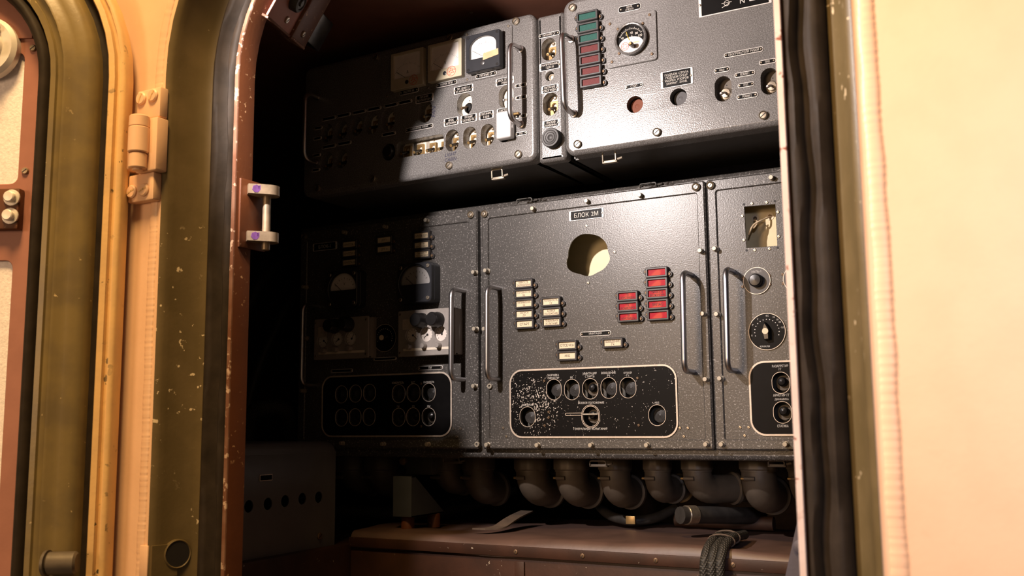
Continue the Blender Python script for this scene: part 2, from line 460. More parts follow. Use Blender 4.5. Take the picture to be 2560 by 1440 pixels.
def lamp(P, px, py, lens, txt=None, ink='ink_black'):
    x, z = P.at(px, py, -0.009)
    k = 'lamp_' + lens
    W, H = 0.0345, 0.0118
    if k not in STOCK:
        b = MB()
        b.plate(rrect(-0.0215, -0.0098, 0.0215, 0.0098, 0.002, 3), [rrect(-W / 2, -H / 2, W / 2, H / 2, 0.0006, 2)], -0.0105, 0.0, 0, 0.0012, 0.0006)
        for sx, sz in ((-0.0225, 0.0030), (0.0232, -0.0045)):
            e = -0.019 if sx < 0 else 0.019
            pts = [(e, 0.009), (sx, sz + 0.0062), (sx - math.copysign(0.0, sx), sz - 0.0062), (e, -0.009)]
            c = [(sx + 0.0058 * math.cos(a), sz + 0.0058 * math.sin(a)) for a in [(PI / 2 + PI * i / 8) if sx < 0 else (-PI / 2 + PI * i / 8) for i in range(9)]]
            poly = ([(e, 0.0085)] + c + [(e, -0.0085)]) if sx < 0 else ([(e, -0.0085)] + c + [(e, 0.0085)])
            b.plate(poly, [], -0.0045, 0.0, 0, 0.0008)
            b.lathe((sx, -0.0045, sz), (0, -1, 0), [(0.0031, 0), (0.0031, 0.001), (0.0022, 0.0018)], 14, 1)
        o = b.build('indicator_lamp', ['lamp_bezel', 'screw_brown'], P.root, (x, 0, z))
        l = MB().box(-W / 2 - 0.0005, W / 2 + 0.0005, -0.0078, -0.002, -H / 2 - 0.0005, H / 2 + 0.0005, 0).build('lens', 'lens_' + lens, o, label={'white': 'cream white lens', 'red': 'bright red lens', 'green': 'green lens', 'darkred': 'dull red lens'}[lens])
        STOCK[k] = o
    else:
        src = STOCK[k]
        o = src.copy(); COL.objects.link(o); o.parent = P.root; o.location = (x, 0, z)
        for ch in src.children:
            if ch.name.startswith('lens'):
                d = ch.copy(); COL.objects.link(d); d.parent = o
    if txt:
        two = '\n' in txt
        hh = 0.0098 if two else 0.0052
        text(txt, -0.0145, 0.0145, -hh / 2, hh / 2, -0.0080, ink, o)
    return o
def nameplate(P, px, py, w, h, txt, fill=0.80, field=None, fm='plate_black', side=None, dy=0.0):
    x0, x1, z0, z1 = P.rect(px, py, w, h, -0.001)
    cx, cz = (x0 + x1) / 2, (z0 + z1) / 2; W = x1 - x0; H = z1 - z0
    b = MB(); bd = 0.0012
    r = H * 0.42 if H < 0.013 else 0.0025
    b.plate(rrect(-W / 2, -H / 2, W / 2, H / 2, r, 4), [], -0.0012, 0.0, 0, 0.0003)
    ins = bd if H < 0.013 else 0.0042
    if side is not None: ins = side
    b.plate(rrect(-W / 2 + ins, -H / 2 + bd, W / 2 - ins, H / 2 - bd, r * 0.7 if H < 0.013 else 0.0004, 4), [], -0.0015, -0.0011, 1)
    sx = W / 2 - (H * 0.42 if H < 0.013 else 0.0034)
    for q in (-sx, sx): b.lathe((q, -0.0012, 0), (0, -1, 0), [(0.0019, 0), (0.0019, 0.0006), (0.0012, 0.0012)], 10, 2)
    o = b.build('name_plate', ['plate_metal', fm, 'screw_steel'], P.root, (cx, dy, cz))
    if txt:
        two = txt.count('\n') + 1
        hh = min(H - 2 * bd - 0.001, H * (0.66 if two > 1 else 0.46))
        tw = (W - 2 * (H * 0.9 if H < 0.013 else 0.0055)) * fill / 0.80
        text(txt, -tw / 2, tw / 2, -hh / 2, hh / 2, -0.00175, 'ink_white', o)
    return o
def toggle(P, px, py, dz=0.0, mount='mount_white', lever='brown', up=False, mw=0.040, mh=0.056):
    """bat switch on a bracket behind an opening in the panel"""
    x, z = P.at(px, py)
    k = 'toggle_' + mount
    if k not in STOCK:
        b = MB()
        b.box(-mw / 2, mw / 2, 0.022, 0.0235, -mh / 2, mh / 2, 0)
        b.plate(rrect(-0.0085, -0.019, 0.0085, 0.010, 0.001, 2), [rrect(-0.0048, -0.009, 0.0048, 0.006, 0.0047, 5)], 0.0165, 0.022, 1, 0.0006, 0.0006)
        b.lathe((0, 0.022, 0.0175), (0, -1, 0), [(0.0032, 0), (0.0032, 0.0015), (0.002, 0.0028)], 14, 2)
        o = b.build('toggle_switch', [mount, 'brass', 'screw_steel'], P.root, (x, 0, z))
        l = MB(); l.tube([(0, 0.020, -0.002), (-0.001, 0.010, -0.006), (-0.002, -0.001, -0.0105)], 0.003, 12, 0, [0.0028, 0.003, 0.0036])
        l.lathe((-0.002, -0.0008, -0.0104), (-.05, -1, -0.45), [(0.0030, 0), (0.0030, 0.0006), (0.0018, 0.0008)], 12, 1)
        l.build('lever', ['black_bakelite', 'brass'], o)
        STOCK[k] = o; return o
    return inst(STOCK[k], P.root, (x, 0, z))
def round_toggle(P, px, py, ring, mount, d=(0.0, -0.0)):
    x, z = P.at(px, py)
    k = 'rt_' + ring + mount
    if k not in STOCK:
        b = MB(); b.box(-0.022, 0.022, 0.018, 0.0195, -0.028, 0.028, 0)
        b.lathe((0, 0.018, -0.003), (0, -1, 0), [(0.0105, 0), (0.0105, 0.002), (0.0075, 0.003), (0.0075, 0.006), (0.004, 0.0062)], 22, 1)
        b.lathe((0.001, 0.018, 0.012), (0, -1, 0), [(0.0012, 0), (0.0012, 0.0006)], 10, 2)
        o = b.build('toggle_switch', [mount, ring, 'ink_black'], P.root, (x, 0, z))
        l = MB(); l.tube([(0, 0.010, -0.003), (-0.001, -0.001, -0.007), (-0.002, -0.006, -0.0095)], 0.0024, 10, 0, [0.002, 0.0022, 0.0030])
        l.lathe((-0.002, -0.006, -0.0095), (-0.1, -1, -0.5), [(0.003, 0), (0.0026, 0.0014), (0.0008, 0.002)], 10, 0)
        l.build('lever', 'chrome' if ring != 'black_bakelite' else 'screw_brown', o)
        STOCK[k] = o; return o
    return inst(STOCK[k], P.root, (x, 0, z))
def button(P, px, py, r=0.0135, y=0.010, mat='rubber_button', parent=None):
    x, z = P.at(px, py)
    k = ('button', r, y, mat)
    if k not in STOCK:
        b = MB(); t = 0.012
        pr = [(r, -t), (r, 0)]
        for q in (0.88, 0.72, 0.56, 0.40, 0.24): pr += [(r * q + 0.0005, 0.0005), (r * q, 0.0001), (r * q - 0.0006, 0.0005)]
        pr += [(0.0004, 0.0006)]
        b.lathe((0, y, 0), (0, -1, 0), pr, 26, 0)
        STOCK[k] = b.build('push_button', mat, parent or P.root, (x, 0, z)); return STOCK[k]
    return inst(STOCK[k], parent or P.root, (x, 0, z))
def ball_switch(P, px, py, parent=None):
    x, z = P.at(px, py)
    if 'ball' not in STOCK:
        b = MB(); b.lathe((0, 0.016, 0), (0, -1, 0), [(0.013, 0), (0.013, 0.002), (0.006, 0.0022), (0.0045, 0.007)], 20, 1)
        b.lathe((0, 0.010, 0.002), (0, -1, 0.1), [(0.0005, -0.0085), (0.006, -0.006), (0.0083, -0.001), (0.0083, 0.001), (0.006, 0.006), (0.0005, 0.0085)], 20, 0)
        STOCK['ball'] = b.build('lever_switch', ['black_bakelite', 'olive_cast'], parent or P.root, (x, 0, z)); return STOCK['ball']
    return inst(STOCK['ball'], parent or P.root, (x, 0, z))
def ring(P, px, py, w, h, parent, y=-0.0024, t=0.0011):
    x0, x1, z0, z1 = P.rect(px, py, w, h)
    cx, cz, W, H = (x0 + x1) / 2, (z0 + z1) / 2, x1 - x0, z1 - z0
    b = MB(); b.plate(oval(0, 0, W + 2 * t, H + 2 * t), [oval(0, 0, W, H)], y, y + 0.0012, 0, 0.0002, 0.0002)
    return b.build('ring', 'frame_metal', parent, (cx, 0, cz))
plain('chrome_satin', (0.75, 0.75, 0.75), 0.35, 0.35, 0.08)
SPOT_W, SPOT_A, SPOT_B, SPOT_C, SPOT_T = 76.0, 90.5, 0.42, (1.0, 0.88, 0.84), (-0.38, 1.75, 0.93)
HALL_P, HALL_T, HALL_S, HALL_W, HALL_C = (-1.7, -2.4, 1.1), (-0.6, 1.1, 0.8), 0.9, 36.0, (1.0, 0.64, 0.36)
TOP_P, TOP_T, TOP_S, TOP_W, TOP_C = (-0.75, 0.0, 3.1), (-1.1, 1.05, 0.7), 0.6, 115.0, (1.0, 0.63, 0.26)
WORLD_C, WORLD_S = (1.0, 0.66, 0.38), 0.12
WALL_P, WALL_T, WALL_A, WALL_W, WALL_C = (0.48, -1.25, 1.2), (0.24, 1.05, 0.74), 35, 170.0, (0.86, 0.84, 1.0)
# ------------------------------------------------------------------ lower console
YL = 1.75
ZT = atY(1190, 513, YL + 0.010).z          # casing top
ZB = atY(1500, 1149, YL + 0.010).z         # casing bottom
def block(l, r, zt, zb, inner, holes, label, depth=0.070, inside='cabinet_shell', name='control_block'):
    """l, r, zt, zb world edges of the cover; inner = groove rectangle inset; holes = function(P) -> polygons"""
    root = thing(name, ((l + r) / 2, YL, zb), label, 'control panel', 'control blocks of the lower console')
    P = Panel(root); W = (r - l) / 2; H = zt - zb
    hs = holes(P)
    iw, it, ib = inner
    outer = rrect(-W, 0, W, H, 0.004, 3)
    hole = rrect(-W + iw, ib, W - iw, H - it, 0.004, 3)
    MB().plate(rrect(-W + iw - .004, ib - .004, W - iw + .004, H - it + .004, 0.004, 3), hs, 0.0, 0.0035, 0, 0, 0.0005).build('front_panel', 'hammertone_dark', root)
    MB().plate(outer, [hole], -0.0035, 0.010, 0, 0.003, 0.0015).build('cover_rim', 'hammertone_dark', root, wn=True)
    b = MB()
    x0, x1, z0, z1 = -W + .010, W - .010, .008, H - .008
    for bx in ((x0, x0 + .002, .004, depth, z0, z1), (x1 - .002, x1, .004, depth, z0, z1), (x0, x1, .004, depth, z0, z0 + .002), (x0, x1, .004, depth, z1 - .002, z1), (x0, x1, depth, depth + .002, z0, z1)):
        b.box(*bx)
    b.build('housing', inside, root)
    return root, P
def control_plate(P, l, r, t, bt, holes, mat='plate_black', rad=0.028):
    """black engraved plate with a bright frame line, oval openings"""
    x0 = P.at(l, (t + bt) / 2)[0]; x1 = P.at(r, (t + bt) / 2)[0]
    xm = (l + r) / 2
    z1 = P.at(xm, t)[1]; z0 = P.at(xm, bt)[1]
    b = MB(); b.plate(rrect(x0, z0, x1, z1, rad, 8), holes, -0.0018, 0.0, 0, 0.0004, 0.0002)
    o = b.build('control_plate', mat, P.root)
    f = 0.0035
    MB().plate(rrect(x0, z0, x1, z1, rad, 8), [rrect(x0 + f, z0 + f, x1 - f, z1 - f, rad - f, 8)], -0.0024, -0.0016, 0, 0.0003, 0.0003).build('frame', 'frame_metal', o)
    # dark tray behind the openings
    xs = [p[0] for h in holes for p in h]; zs = [p[1] for h in holes for p in h]
    t_ = MB(); t_.box(min(xs) - .008, max(xs) + .008, 0.026, 0.028, min(zs) - .008, max(zs) + .008)
    t_.build('button_tray', 'cabinet_shell', o)
    return o
def ptext(P, o, txt, px, py, w, h, mat='ink_white', y=-0.0021):
    x0, x1, z0, z1 = P.rect(px, py, w, h)
    return text(txt, x0, x1, z0, z1, y, mat, o)

zt_b = atY(1465, 489.5, YL).z; zb_b = atY(1475, 1124, YL).z
X = lambda px, py=900: atY(px, py, YL).x
# ---- block 2, the middle one
HO2 = [(1386, 974, 36, 50), (1431, 974, 36, 50), (1477, 972, 37, 50), (1523, 970, 38, 51), (1571, 969, 39, 51), (1320, 1042, 37, 49), (1478, 1041, 38, 50), (1644, 1038, 41, 51)]
HOLE2 = [(1467, 584), (1448, 588), (1430, 603), (1421, 625), (1419.5, 640), (1416.5, 650), (1416, 660), (1420, 672), (1432, 681), (1450, 686), (1467, 691), (1482, 688), (1495, 681), (1508, 674), (1518, 663), (1525, 650), (1524, 638), (1520.5, 628), (1518, 613), (1509, 599), (1492, 588)]
def smooth_loop(p, k=4):
    o = []; n = len(p)
    for i in range(n):
        a, b_, c, d = (Vector(p[(i + j) % n]) for j in (-1, 0, 1, 2))
        for q in range(k):
            t = q / k
            o.append(tuple(.5 * ((2 * b_) + (c - a) * t + (2 * a - 5 * b_ + 4 * c - d) * t * t + (3 * b_ - a - 3 * c + d) * t ** 3)))
    return o
def holes2(P): return [list(reversed(smooth_loop([P.at(*p) for p in HOLE2])))] + [P.hole(*h) for h in HO2]
B2, P2 = block(X(1208), X(1778), zt_b, zb_b, (0.0155, 0.022, 0.019), holes2, 'middle grey control block with a round cut-out and red lamps', 0.070, 'ochre_inside')
nameplate(P2, 1466, 536, 87, 25, 'БЛОК 2М', 0.86)
for p in ((1467, 565), (1537, 630), (1471, 707)): screw(P2, *p)
for p, q in zip(((1308, 709), (1309, 734), (1309.5, 759), (1310, 785), (1311, 810)), ('ЕМКОСТЬ\nЗАПРАВЛЕНА', 'ГОТОВНОСТЬ\nББ', 'НАПРЯЖЕНИЕ\nББ', 'ЗАПУСК\nДУ', 'СТАРТ')): lamp(P2, *p, 'white', q)
for p, q in zip(((1376.5, 754), (1377.5, 780), (1378.5, 805)), ('ГОТОВНОСТЬ\nСУ', 'БОЕВОЕ\nПОЛОЖЕНИЕ', 'ГЕНЕРАЛЬНОЕ\nИСПЫТАНИЕ')): lamp(P2, *p, 'white', q)
lamp(P2, 1417, 863, 'white', 'ОТСЕЧКА'); lamp(P2, 1417.5, 889.5, 'white', 'АВД'); lamp(P2, 1531, 857, 'white', 'ВЗВЕДЕНИЕ\nГЧ')
for p, q in zip(((1641, 680.5), (1641.5, 707), (1642.5, 733.5), (1643.5, 760.5), (1645, 788)), (None, None, 'ТРЕВОГА\nВКЛЮЧЕНА', 'ЗАПАС', None)): lamp(P2, *p, 'red', q)
for p, q in zip(((1568, 740), (1569, 766), (1570.5, 792)), ('ГВ\nНЕИСПРАВНА', 'ГВ\nРАЗАРРЕТИРОВ', 'ГВ\nНЕИСПРАВНА')): lamp(P2, *p, 'red', q)
nameplate(P2, 1489, 834, 77, 12.5, 'ИМИТАЦИЯ', 0.5)
ph = [P2.hole(*h) for h in HO2]
cp_l, cp_t = P2.at(1340, 1005)
chip_plate('plate_black_worn', cp_l, cp_t, 0.060, 0.062, 0.135)
CP2 = control_plate(P2, 1275, 1695, 917, 1095.5, ph, 'plate_black_worn')
for h in HO2: ring(P2, *h, CP2)
h = HO2[6]; ring(P2, h[0], h[1], h[2] + 6, h[3] + 6, CP2)
for i, h in enumerate(HO2):
    if i in (2, 6): ball_switch(P2, h[0], h[1], CP2)
    else: button(P2, h[0], h[1], 0.0135, 0.013, 'rubber_button', CP2)
for t_, px, py, w, hh in (('ЗАПРАВКА\nЕМКОСТИ', 1384, 942.5, 29, 13), ('ББ', 1430, 945, 8, 5), ('ИМИТАЦИЯ\nСТАРТА', 1475.5, 938.5, 34, 14), ('ВЗВЕДЕНИЕ\nГЧ', 1522.5, 937, 36, 14), ('ОТБОЙ\nГЧ', 1570, 936, 20, 14), ('ВЫСТРЕЛ', 1319, 1013.5, 26, 5.5), ('БОЕВОЕ·ПОЛОЖЕНИЕ', 1479, 1008, 65, 6), ('ГЕНЕРАЛЬНЫЕ ИСПЫТАНИЯ', 1477, 1073, 84, 6), ('АВД', 1643, 1008, 14, 6)):
    ptext(P2, CP2, t_, px, py - 1.2, w, hh * .92)
for p in ((1361, 952), (1594, 945), (1362, 1064), (1597, 1063), (1372, 1030), (1372, 1044)): screw(P2, *p, 'small', 'screw_brown', CP2, -0.0018)
# slot line and bar over the lower switch
x0, x1, z0, z1 = P2.rect(1435, 1035.5, 42, 7)
MB().plate(oval((x0 + x1) / 2, (z0 + z1) / 2, x1 - x0, z1 - z0), [oval((x0 + x1) / 2, (z0 + z1) / 2, x1 - x0 - .002, z1 - z0 - .002)], -0.0024, -0.0017).build('slot_ring', 'frame_metal', CP2)
xa, za = P2.at(1458, 1036); xb, zb_ = P2.at(1496, 1034)
MB().cyl((xa, -0.003, za), (xb, -0.003, za), 0.0016, 10).build('guard_bar', 'bolt_steel', CP2)
handle(P2, (1248, 722), (1248, 948)); handle(P2, (1728, 688), (1733, 930))
for p in ((1330, 521), (1465, 502), (1598, 487), (1212, 676), (1209, 822), (1215, 1112), (1749, 626), (1755, 784), (1762, 948), (1763, 1111), (1341, 1113), (1475, 1113), (1615, 1113)): bolt(P2, *p)
bolt(P2, 1218, 965, True)
for p in ((1212, 535), (1741, 468)): screw(P2, *p, 'corner', dy=-0.0035)
for p in ((1700, 1070), (1720, 1070), (1710, 1091), (1258, 1070), (1266, 1091)): screw(P2, *p)
# ---- block 1, left
HO1 = [(855, 986, 29, 42), (890, 984, 29, 42), (925, 982, 29, 42), (998, 984, 31, 44), (1035, 982, 32, 44), (1073, 981, 32, 44), (855, 1044, 29, 42), (889, 1043, 29, 42), (924, 1042, 29, 42), (998, 1043, 31, 44), (1034, 1042, 32, 44), (1073, 1042, 32, 44)]
B1, P1 = block(X(748), X(1196.5), zt_b, zb_b, (0.0205, 0.024, 0.019), lambda P: [P.hole(*h) for h in HO1], 'left grey control block with two square black dial meters')
nameplate(P1, 812, 616, 60, 19, 'БЛОК-1', 0.86)
for p, q in zip(((873, 611), (873, 633.5), (873, 656)), ('ГРУППА I', 'ГРУППА II', 'ГРУППА III')): lamp(P1, *p, 'white', q)
for p, q in zip(((960, 600), (960, 623)), ('ДПГ-I', 'ДПГ-II')): lamp(P1, *p, 'white', q)
for p, q in zip(((1053, 589), (1053.5, 612.5), (1054, 635.5)), ('НУЛЬ ШЗ', 'НУЛЬ\nИНТЕГРАТ.', 'ПАРАМЕТР\nУСТАНОВКИ')): lamp(P1, *p, 'white', q)
def square_meter(P, l, r, t, bt, pr=0.034, face='meter_face'):
    x0 = P.at(l, (t + bt) / 2, -pr)[0]; x1 = P.at(r, (t + bt) / 2, -pr)[0]; xm = (l + r) / 2
    z1 = P.at(xm, t, -pr)[1]; z0 = P.at(xm, bt, -pr)[1]
    cx, cz = (x0 + x1) / 2, (z0 + z1) / 2; S = (x1 - x0) / 2; S2 = (z1 - z0) / 2
    R = min(S, S2)
    o = bpy.data.objects.new('dial_meter', None); COL.objects.link(o); o.parent = P.root; o.location = (cx, 0, cz); o.empty_display_size = 0.02
    b = MB()
    b.plate(rrect(-S, -S2, S, S2, 0.010, 5), [circ(0, 0, R * 0.93, 32)], -pr, -pr + .010, 0, 0.0015, 0.001)
    b.plate(rrect(-S * 1.0, -S2, S * 1.0, S2, 0.010, 5), [], -pr + .0101, -pr + .012, 1)
    b.plate(rrect(-S * 1.01, -S2 * 1.01, S * 1.01, S2 * 1.01, 0.010, 5), [], -pr + .012, -.001, 0, 0.001)
    b.build('case', ['meter_black', 'meter_black'], o)
    a = math.asin(0.14)
    arc = [(R * 0.86 * math.cos(x), R * 0.86 * math.sin(x)) for x in [a * 0 - 0.0 + 0.02 + (PI - 0.04) * i / 24 for i in range(25)]]
    half = [(p[0], max(p[1], -0.02 * R)) for p in arc]
    half = [(R * .82, -.06 * R)] + half + [(-R * .82, -.06 * R)]
    # window cover plate with a half-round opening
    hp = inset(half, 0.0) 
    b = MB(); b.plate(circ(0, 0, R * 0.935, 32), [half], -pr + .004, -pr + .006, 0, 0, 0.0006); b.build('mask', 'meter_black', o)
    MB().plate(circ(0, 0, R * 0.93, 32), [], -pr + .0095, -pr + .0098).build('dial', face, o)
    b = MB()
    for i in range(9):
        g = math.radians(155 - 130 * i / 8); l0 = R * .60
        dx, dz = math.cos(g), math.sin(g)
        ln = .10 if i % 2 == 0 else .06
        p0 = Vector((dx * l0, 0, dz * l0 - .05 * R)); p1 = Vector((dx * (l0 + ln * R), 0, dz * (l0 + ln * R) - .05 * R)); q = Vector((-dz, 0, dx)) * R * .012
        yy = Vector((0, -pr + .0092, 0)); b.add([p0 + q + yy, p0 - q + yy, p1 - q + yy, p1 + q + yy], [(0, 1, 2, 3)])
    b.build('scale_marks', 'ink_black', o)
    n = MB(); p0 = Vector((-R * .18, -pr + .007, -.05 * R)); p1 = Vector((-R * .62, -pr + .007, R * .34)); n.cyl(p0, p1, R * .012, 6); n.build('needle', 'ink_black', o)
    text('V', -R * .06, R * .06, R * .22, R * .38, -pr + .0090, 'ink_black', o)
    for sx, sz in ((-1, -1), (1, -1), (-1, 1), (1, 1)): 
        b = slot_screw('s', 0.0042, 0.002, 'x'); b.build('screw', ['screw_steel', 'screw_steel', 'ink_black'], o, (sx * S * .80, -pr, sz * S2 * .80))
    return o
square_meter(P1, 993, 1078, 657, 757, face='meter_face_shaded'); square_meter(P1, 817, 892, 676, 768)
def gauge_unit(P, l, r, t, bt, knobs, gauges, smalls, pr=0.032, lbl=None):
    x0 = P.at(l, (t + bt) / 2, -pr)[0]; x1 = P.at(r, (t + bt) / 2, -pr)[0]; xm = (l + r) / 2
    z1 = P.at(xm, t, -pr)[1]; z0 = P.at(xm, bt, -pr)[1]
    o = bpy.data.objects.new('gauge_unit', None); COL.objects.link(o); o.parent = P.root; o.location = ((x0 + x1) / 2, 0, z0); o.empty_display_size = 0.02
    ox = (x0 + x1) / 2
    L = lambda px, py, dy: (lambda q: (q[0] - ox, q[1] - z0))(P.at(px, py, dy))
    W = (x1 - x0) / 2; H = z1 - z0
    gs = [L(px, py, -pr) for px, py in gauges]
    gr = 0.0150
    b = MB(); b.plate(rrect(-W, 0, W, H, 0.003, 3), [circ(g[0], g[1], gr, 24) for g in gs], -pr, -pr + .004, 0, 0.001, 0.0008)
    b.box(-W + .001, W - .001, -pr + .010, -.001, .001, H - .001, 0, .001)
    for bx in ((-W + .001, -W + .004), (W - .004, W - .001)): b.box(bx[0], bx[1], -pr + .003, -pr + .011, .001, H - .001)
    b.box(-W + .001, W - .001, -pr + .003, -pr + .011, .001, .003); b.box(-W + .001, W - .001, -pr + .003, -pr + .011, H - .003, H - .001)
    b.build('case', 'gauge_unit_paint', o, label='grey painted case')
    for i, g in enumerate(gs):
        b = MB(); b.lathe((g[0], -pr + .0095, g[1]), (0, -1, 0), [(gr * 1.05, 0), (gr * 1.05, 0.0035)], 24, 0)
        q = b.build('pressure_gauge', 'gauge_face', o)
        b = MB()
        for k in range(10):
            a = math.radians(225 - 270 * k / 9); d = Vector((math.cos(a), 0, math.sin(a))); e = Vector((-d.z, 0, d.x)) * .0005
            c = Vector((g[0], -pr + .0056, g[1]))
            b.add([c + d * .0105 + e, c + d * .0105 - e, c + d * .0128 - e, c + d * .0128 + e], [(0, 1, 2, 3)])
        a = (math.radians(-40), math.radians(215), math.radians(62))[i % 3]
        d = Vector((math.cos(a), 0, math.sin(a))); c = Vector((g[0], -pr + .0052, g[1]))
        b.cyl(c - d * .001, c + d * .0105, .0006, 6); b.lathe(c, (0, -1, 0), [(.0022, 0), (.0022, .001)], 12)
        b.build('needle', 'ink_black', o)
    for px, py in knobs:
        x, z = L(px, py, -pr - .028); b = MB(); b.lathe((x, -pr, z), (0, -1, 0), [(.0165, 0), (.0165, .004), (.0150, .006), (.0145, .024), (.0125, .027), (.0003, .0275)], 26, 0)
        b.build('knob', 'black_bakelite', o)
    for px, py in smalls:
        x, z = L(px, py, -pr - .012); b = MB(); b.lathe((x, -pr, z), (0, -1, 0), [(.0058, 0), (.0058, .010), (.0048, .012), (.0003, .0122)], 18, 0)
        b.build('small_knob', 'gauge_unit_paint', o)
    b = MB(); b.box(-W + .014, W - .010, -pr - .0006, -pr, .0115, .0165); b.build('scale_strip', 'mount_white', o, label='white strip')
    b = MB(); b.plate(rrect(-W + .012, H - .040, -W + .036, H - .018, .002, 2), [], -pr - .0008, -pr); b.build('label_plate', 'frame_metal', o)
    for sx, sz in ((-W + .006, .008), (W - .006, .008), (-W + .006, H - .008), (W - .006, H - .008)):
        slot_screw('s', .0026, .0018, 'x').build('screw', ['screw_steel', 'screw_steel', 'ink_black'], o, (sx, -pr, sz))
    return o
gauge_unit(P1, 995, 1138, 773, 889, ((1036, 799), (1076, 797)), ((1029, 838), (1065, 836), (1101, 834)), ((1017, 867), (1054, 864), (1091, 863)))
gauge_unit(P1, 785, 921, 794, 897, ((817, 813), (851, 809)), ((806, 852), (843, 848), (876, 846)), ((804, 876), (834, 873), (869, 870)))
# a long cable box stub beside the right gauge unit
def dial(P, px, py, wpx, txt, label_y, knob_px, marks):
    x, z = P.at(px, py, -0.002); r = (P.at(px + wpx / 2, py)[0] - P.at(px - wpx / 2, py)[0]) / 2
    o = bpy.data.objects.new('selector_dial', None); COL.objects.link(o); o.parent = P.root; o.location = (x, 0, z); o.empty_display_size = 0.02
    MB().lathe((0, 0, 0), (0, -1, 0), [(r, 0), (r, .0022), (r - .0004, .0026)], 40).build('disc', 'plate_black', o)
    MB().plate(circ(0, 0, r, 40), [circ(0, 0, r - .0010, 40)], -.0030, -.0024).build('rim_ring', 'frame_metal', o)
    b = MB()
    for a in marks:
        g = math.radians(a); c = (r * .66 * math.cos(g), r * .66 * math.sin(g)); b.plate(circ(c[0], c[1], r * .028, 8), [], -.0030, -.0025)
    b.build('dots', 'ink_white', o)
    b = MB(); b.plate([(-.0045, -.015), (.0045, -.015), (.0062, .004), (0.0, .0165), (-.0062, .004)][::1], [], -.014, -.0025, 0, .0015)
    k = b.build('pointer_knob', 'black_bakelite', o); k.rotation_euler = (0, math.radians(knob_px), 0)
    MB().lathe((0, -.014, 0), (0, -1, 0), [(.0058, 0), (.0054, .0012)], 18).build('knob_cap', 'lens_white', k, label='cream dot on the knob')
    for t_, a, rr, s in txt:
        g = math.radians(a); cx, cz = r * rr * math.cos(g), r * rr * math.sin(g); s2 = .0032
        text(t_, cx - s, cx + s, cz - s2 / 2, cz + s2 / 2, -.0030, 'ink_white', o)
    return o
mk = [200 - 220 * i / 15 for i in range(16)]
dial(P1, 962, 845, 57, [], 0, 80, mk)
nameplate(P1, 962, 897, 58, 8, None); nameplate(P1, 854, 927, 55, 9, None); nameplate(P1, 1076, 919.5, 62, 10.5, 'ПИ', .3)
CP1 = control_plate(P1, 805, 1131, 934.5, 1092.5, [P1.hole(*h) for h in HO1])
for i, h in enumerate(HO1):
    ring(P1, *h, CP1)
    if i < 6: button(P1, h[0], h[1], 0.0135, 0.013, 'rubber_button', CP1)
    else: ball_switch(P1, h[0], h[1], CP1)
for t_, px, py, w, hh in (('ИЗМЕРИТЕЛЬ', 996, 957, 29, 5.5), ('БГГ', 1034, 956.5, 9, 5.5), ('ДАЛЬНОСТЬ', 1073, 955.5, 27, 5.5), ('ПУ', 997, 1016.5, 6, 5), ('П2', 1035, 1016, 6.5, 5), ('РМ', 1073, 1015.5, 7.5, 5)):
    ptext(P1, CP1, t_, px, py, w, hh)
for p in ((1053, 959), (1053, 1066)): screw(P1, *p, 'small', 'screw_brown', CP1, -0.0018)
handle(P1, (1160, 728), (1159, 949)); handle(P1, (793, 766), (789, 963))
for p in ((858, 580), (960, 566), (1063, 550), (1182, 680), (1184, 822), (1182, 965), (757, 717), (758, 845), (752, 977), (851, 1108), (954, 1110), (1066, 1111)): bolt(P1, *p)
bolt(P1, 1186, 1111, True)
screw(P1, 1178, 537, 'corner', dy=-0.0035); screw(P1, 762, 592, 'corner', dy=-0.0035)
for p in ((1134, 1072), (1151, 1072), (1142, 1092)): screw(P1, *p)
# ---- block 3, right
HO3 = [(1953, 957, 43, 52), (1957, 1031, 44, 53), (2006, 952, 43, 52), (2010, 1029, 44, 53)]
RH = [(1860.5, 517), (1938, 510.5), (1943, 614.5), (1866.5, 620)]
def holes3(P): return [list(reversed([P.at(*p) for p in RH]))] + [P.hole(*h) for h in HO3]
B3, P3 = block(X(1786, 1000), X(2320, 900), zt_b, zb_b, (0.0175, 0.022, 0.019), holes3, 'right grey control block with a rectangular cut-out and round selector dial', 0.048, 'cream_inside')
for p in ((1880, 509), (1917, 506), (1856, 540), (1945, 530), (1860, 600), (1947, 591), (1887, 625), (1924, 622)): screw(P3, *p)
b = MB()
for p in ((1860, 511), (1937, 502.5), (1866.5, 626), (1944, 619)):
    x, z = P3.at(*p); b.lathe((x, 0.0002, z), (0, -1, 0), [(.0022, 0), (.0022, .0006)], 12)
b.build('rivet_hole', 'ink_black', P3.root)
# wiring inside the rectangular cut-out
def pw(pts, r, mat='wire_cream', name='wire'):
    v = []
    for px, py, dy in pts:
        x, z = P3.at(px, py, dy); v.append((x, dy, z))
    MB().tube(fillet(v, .02, 5), r, 8).build(name, mat, P3.root)
pw([(1925, 542, .047), (1915, 546, .036), (1898, 553, .022), (1885, 560, .02), (1877, 572, .012), (1871, 588, .010)], .0016)
pw([(1888, 547, .047), (1884, 551, .034), (1895, 553, .024), (1889, 566, .02), (1882, 572, .016), (1886, 562, .02), (1900, 552, .03)], .0013)
b = MB()
for p in ((1888, 546), (1925, 541)):
    x, z = P3.at(*p, .0475); b.lathe((x, .048, z), (0, -1, 0), [(.0075, 0), (.0075, .001)], 18, 0); b.lathe((x, .047, z), (0, -1, 0), [(.0035, 0), (.0035, .001)], 14, 1)
b.build('grommet', ['lens_white', 'screw_brown'], P3.root)
x0, x1, z0, z1 = P3.rect(1975, 558, 34, 124); xa, za = P3.at(1972, 558)
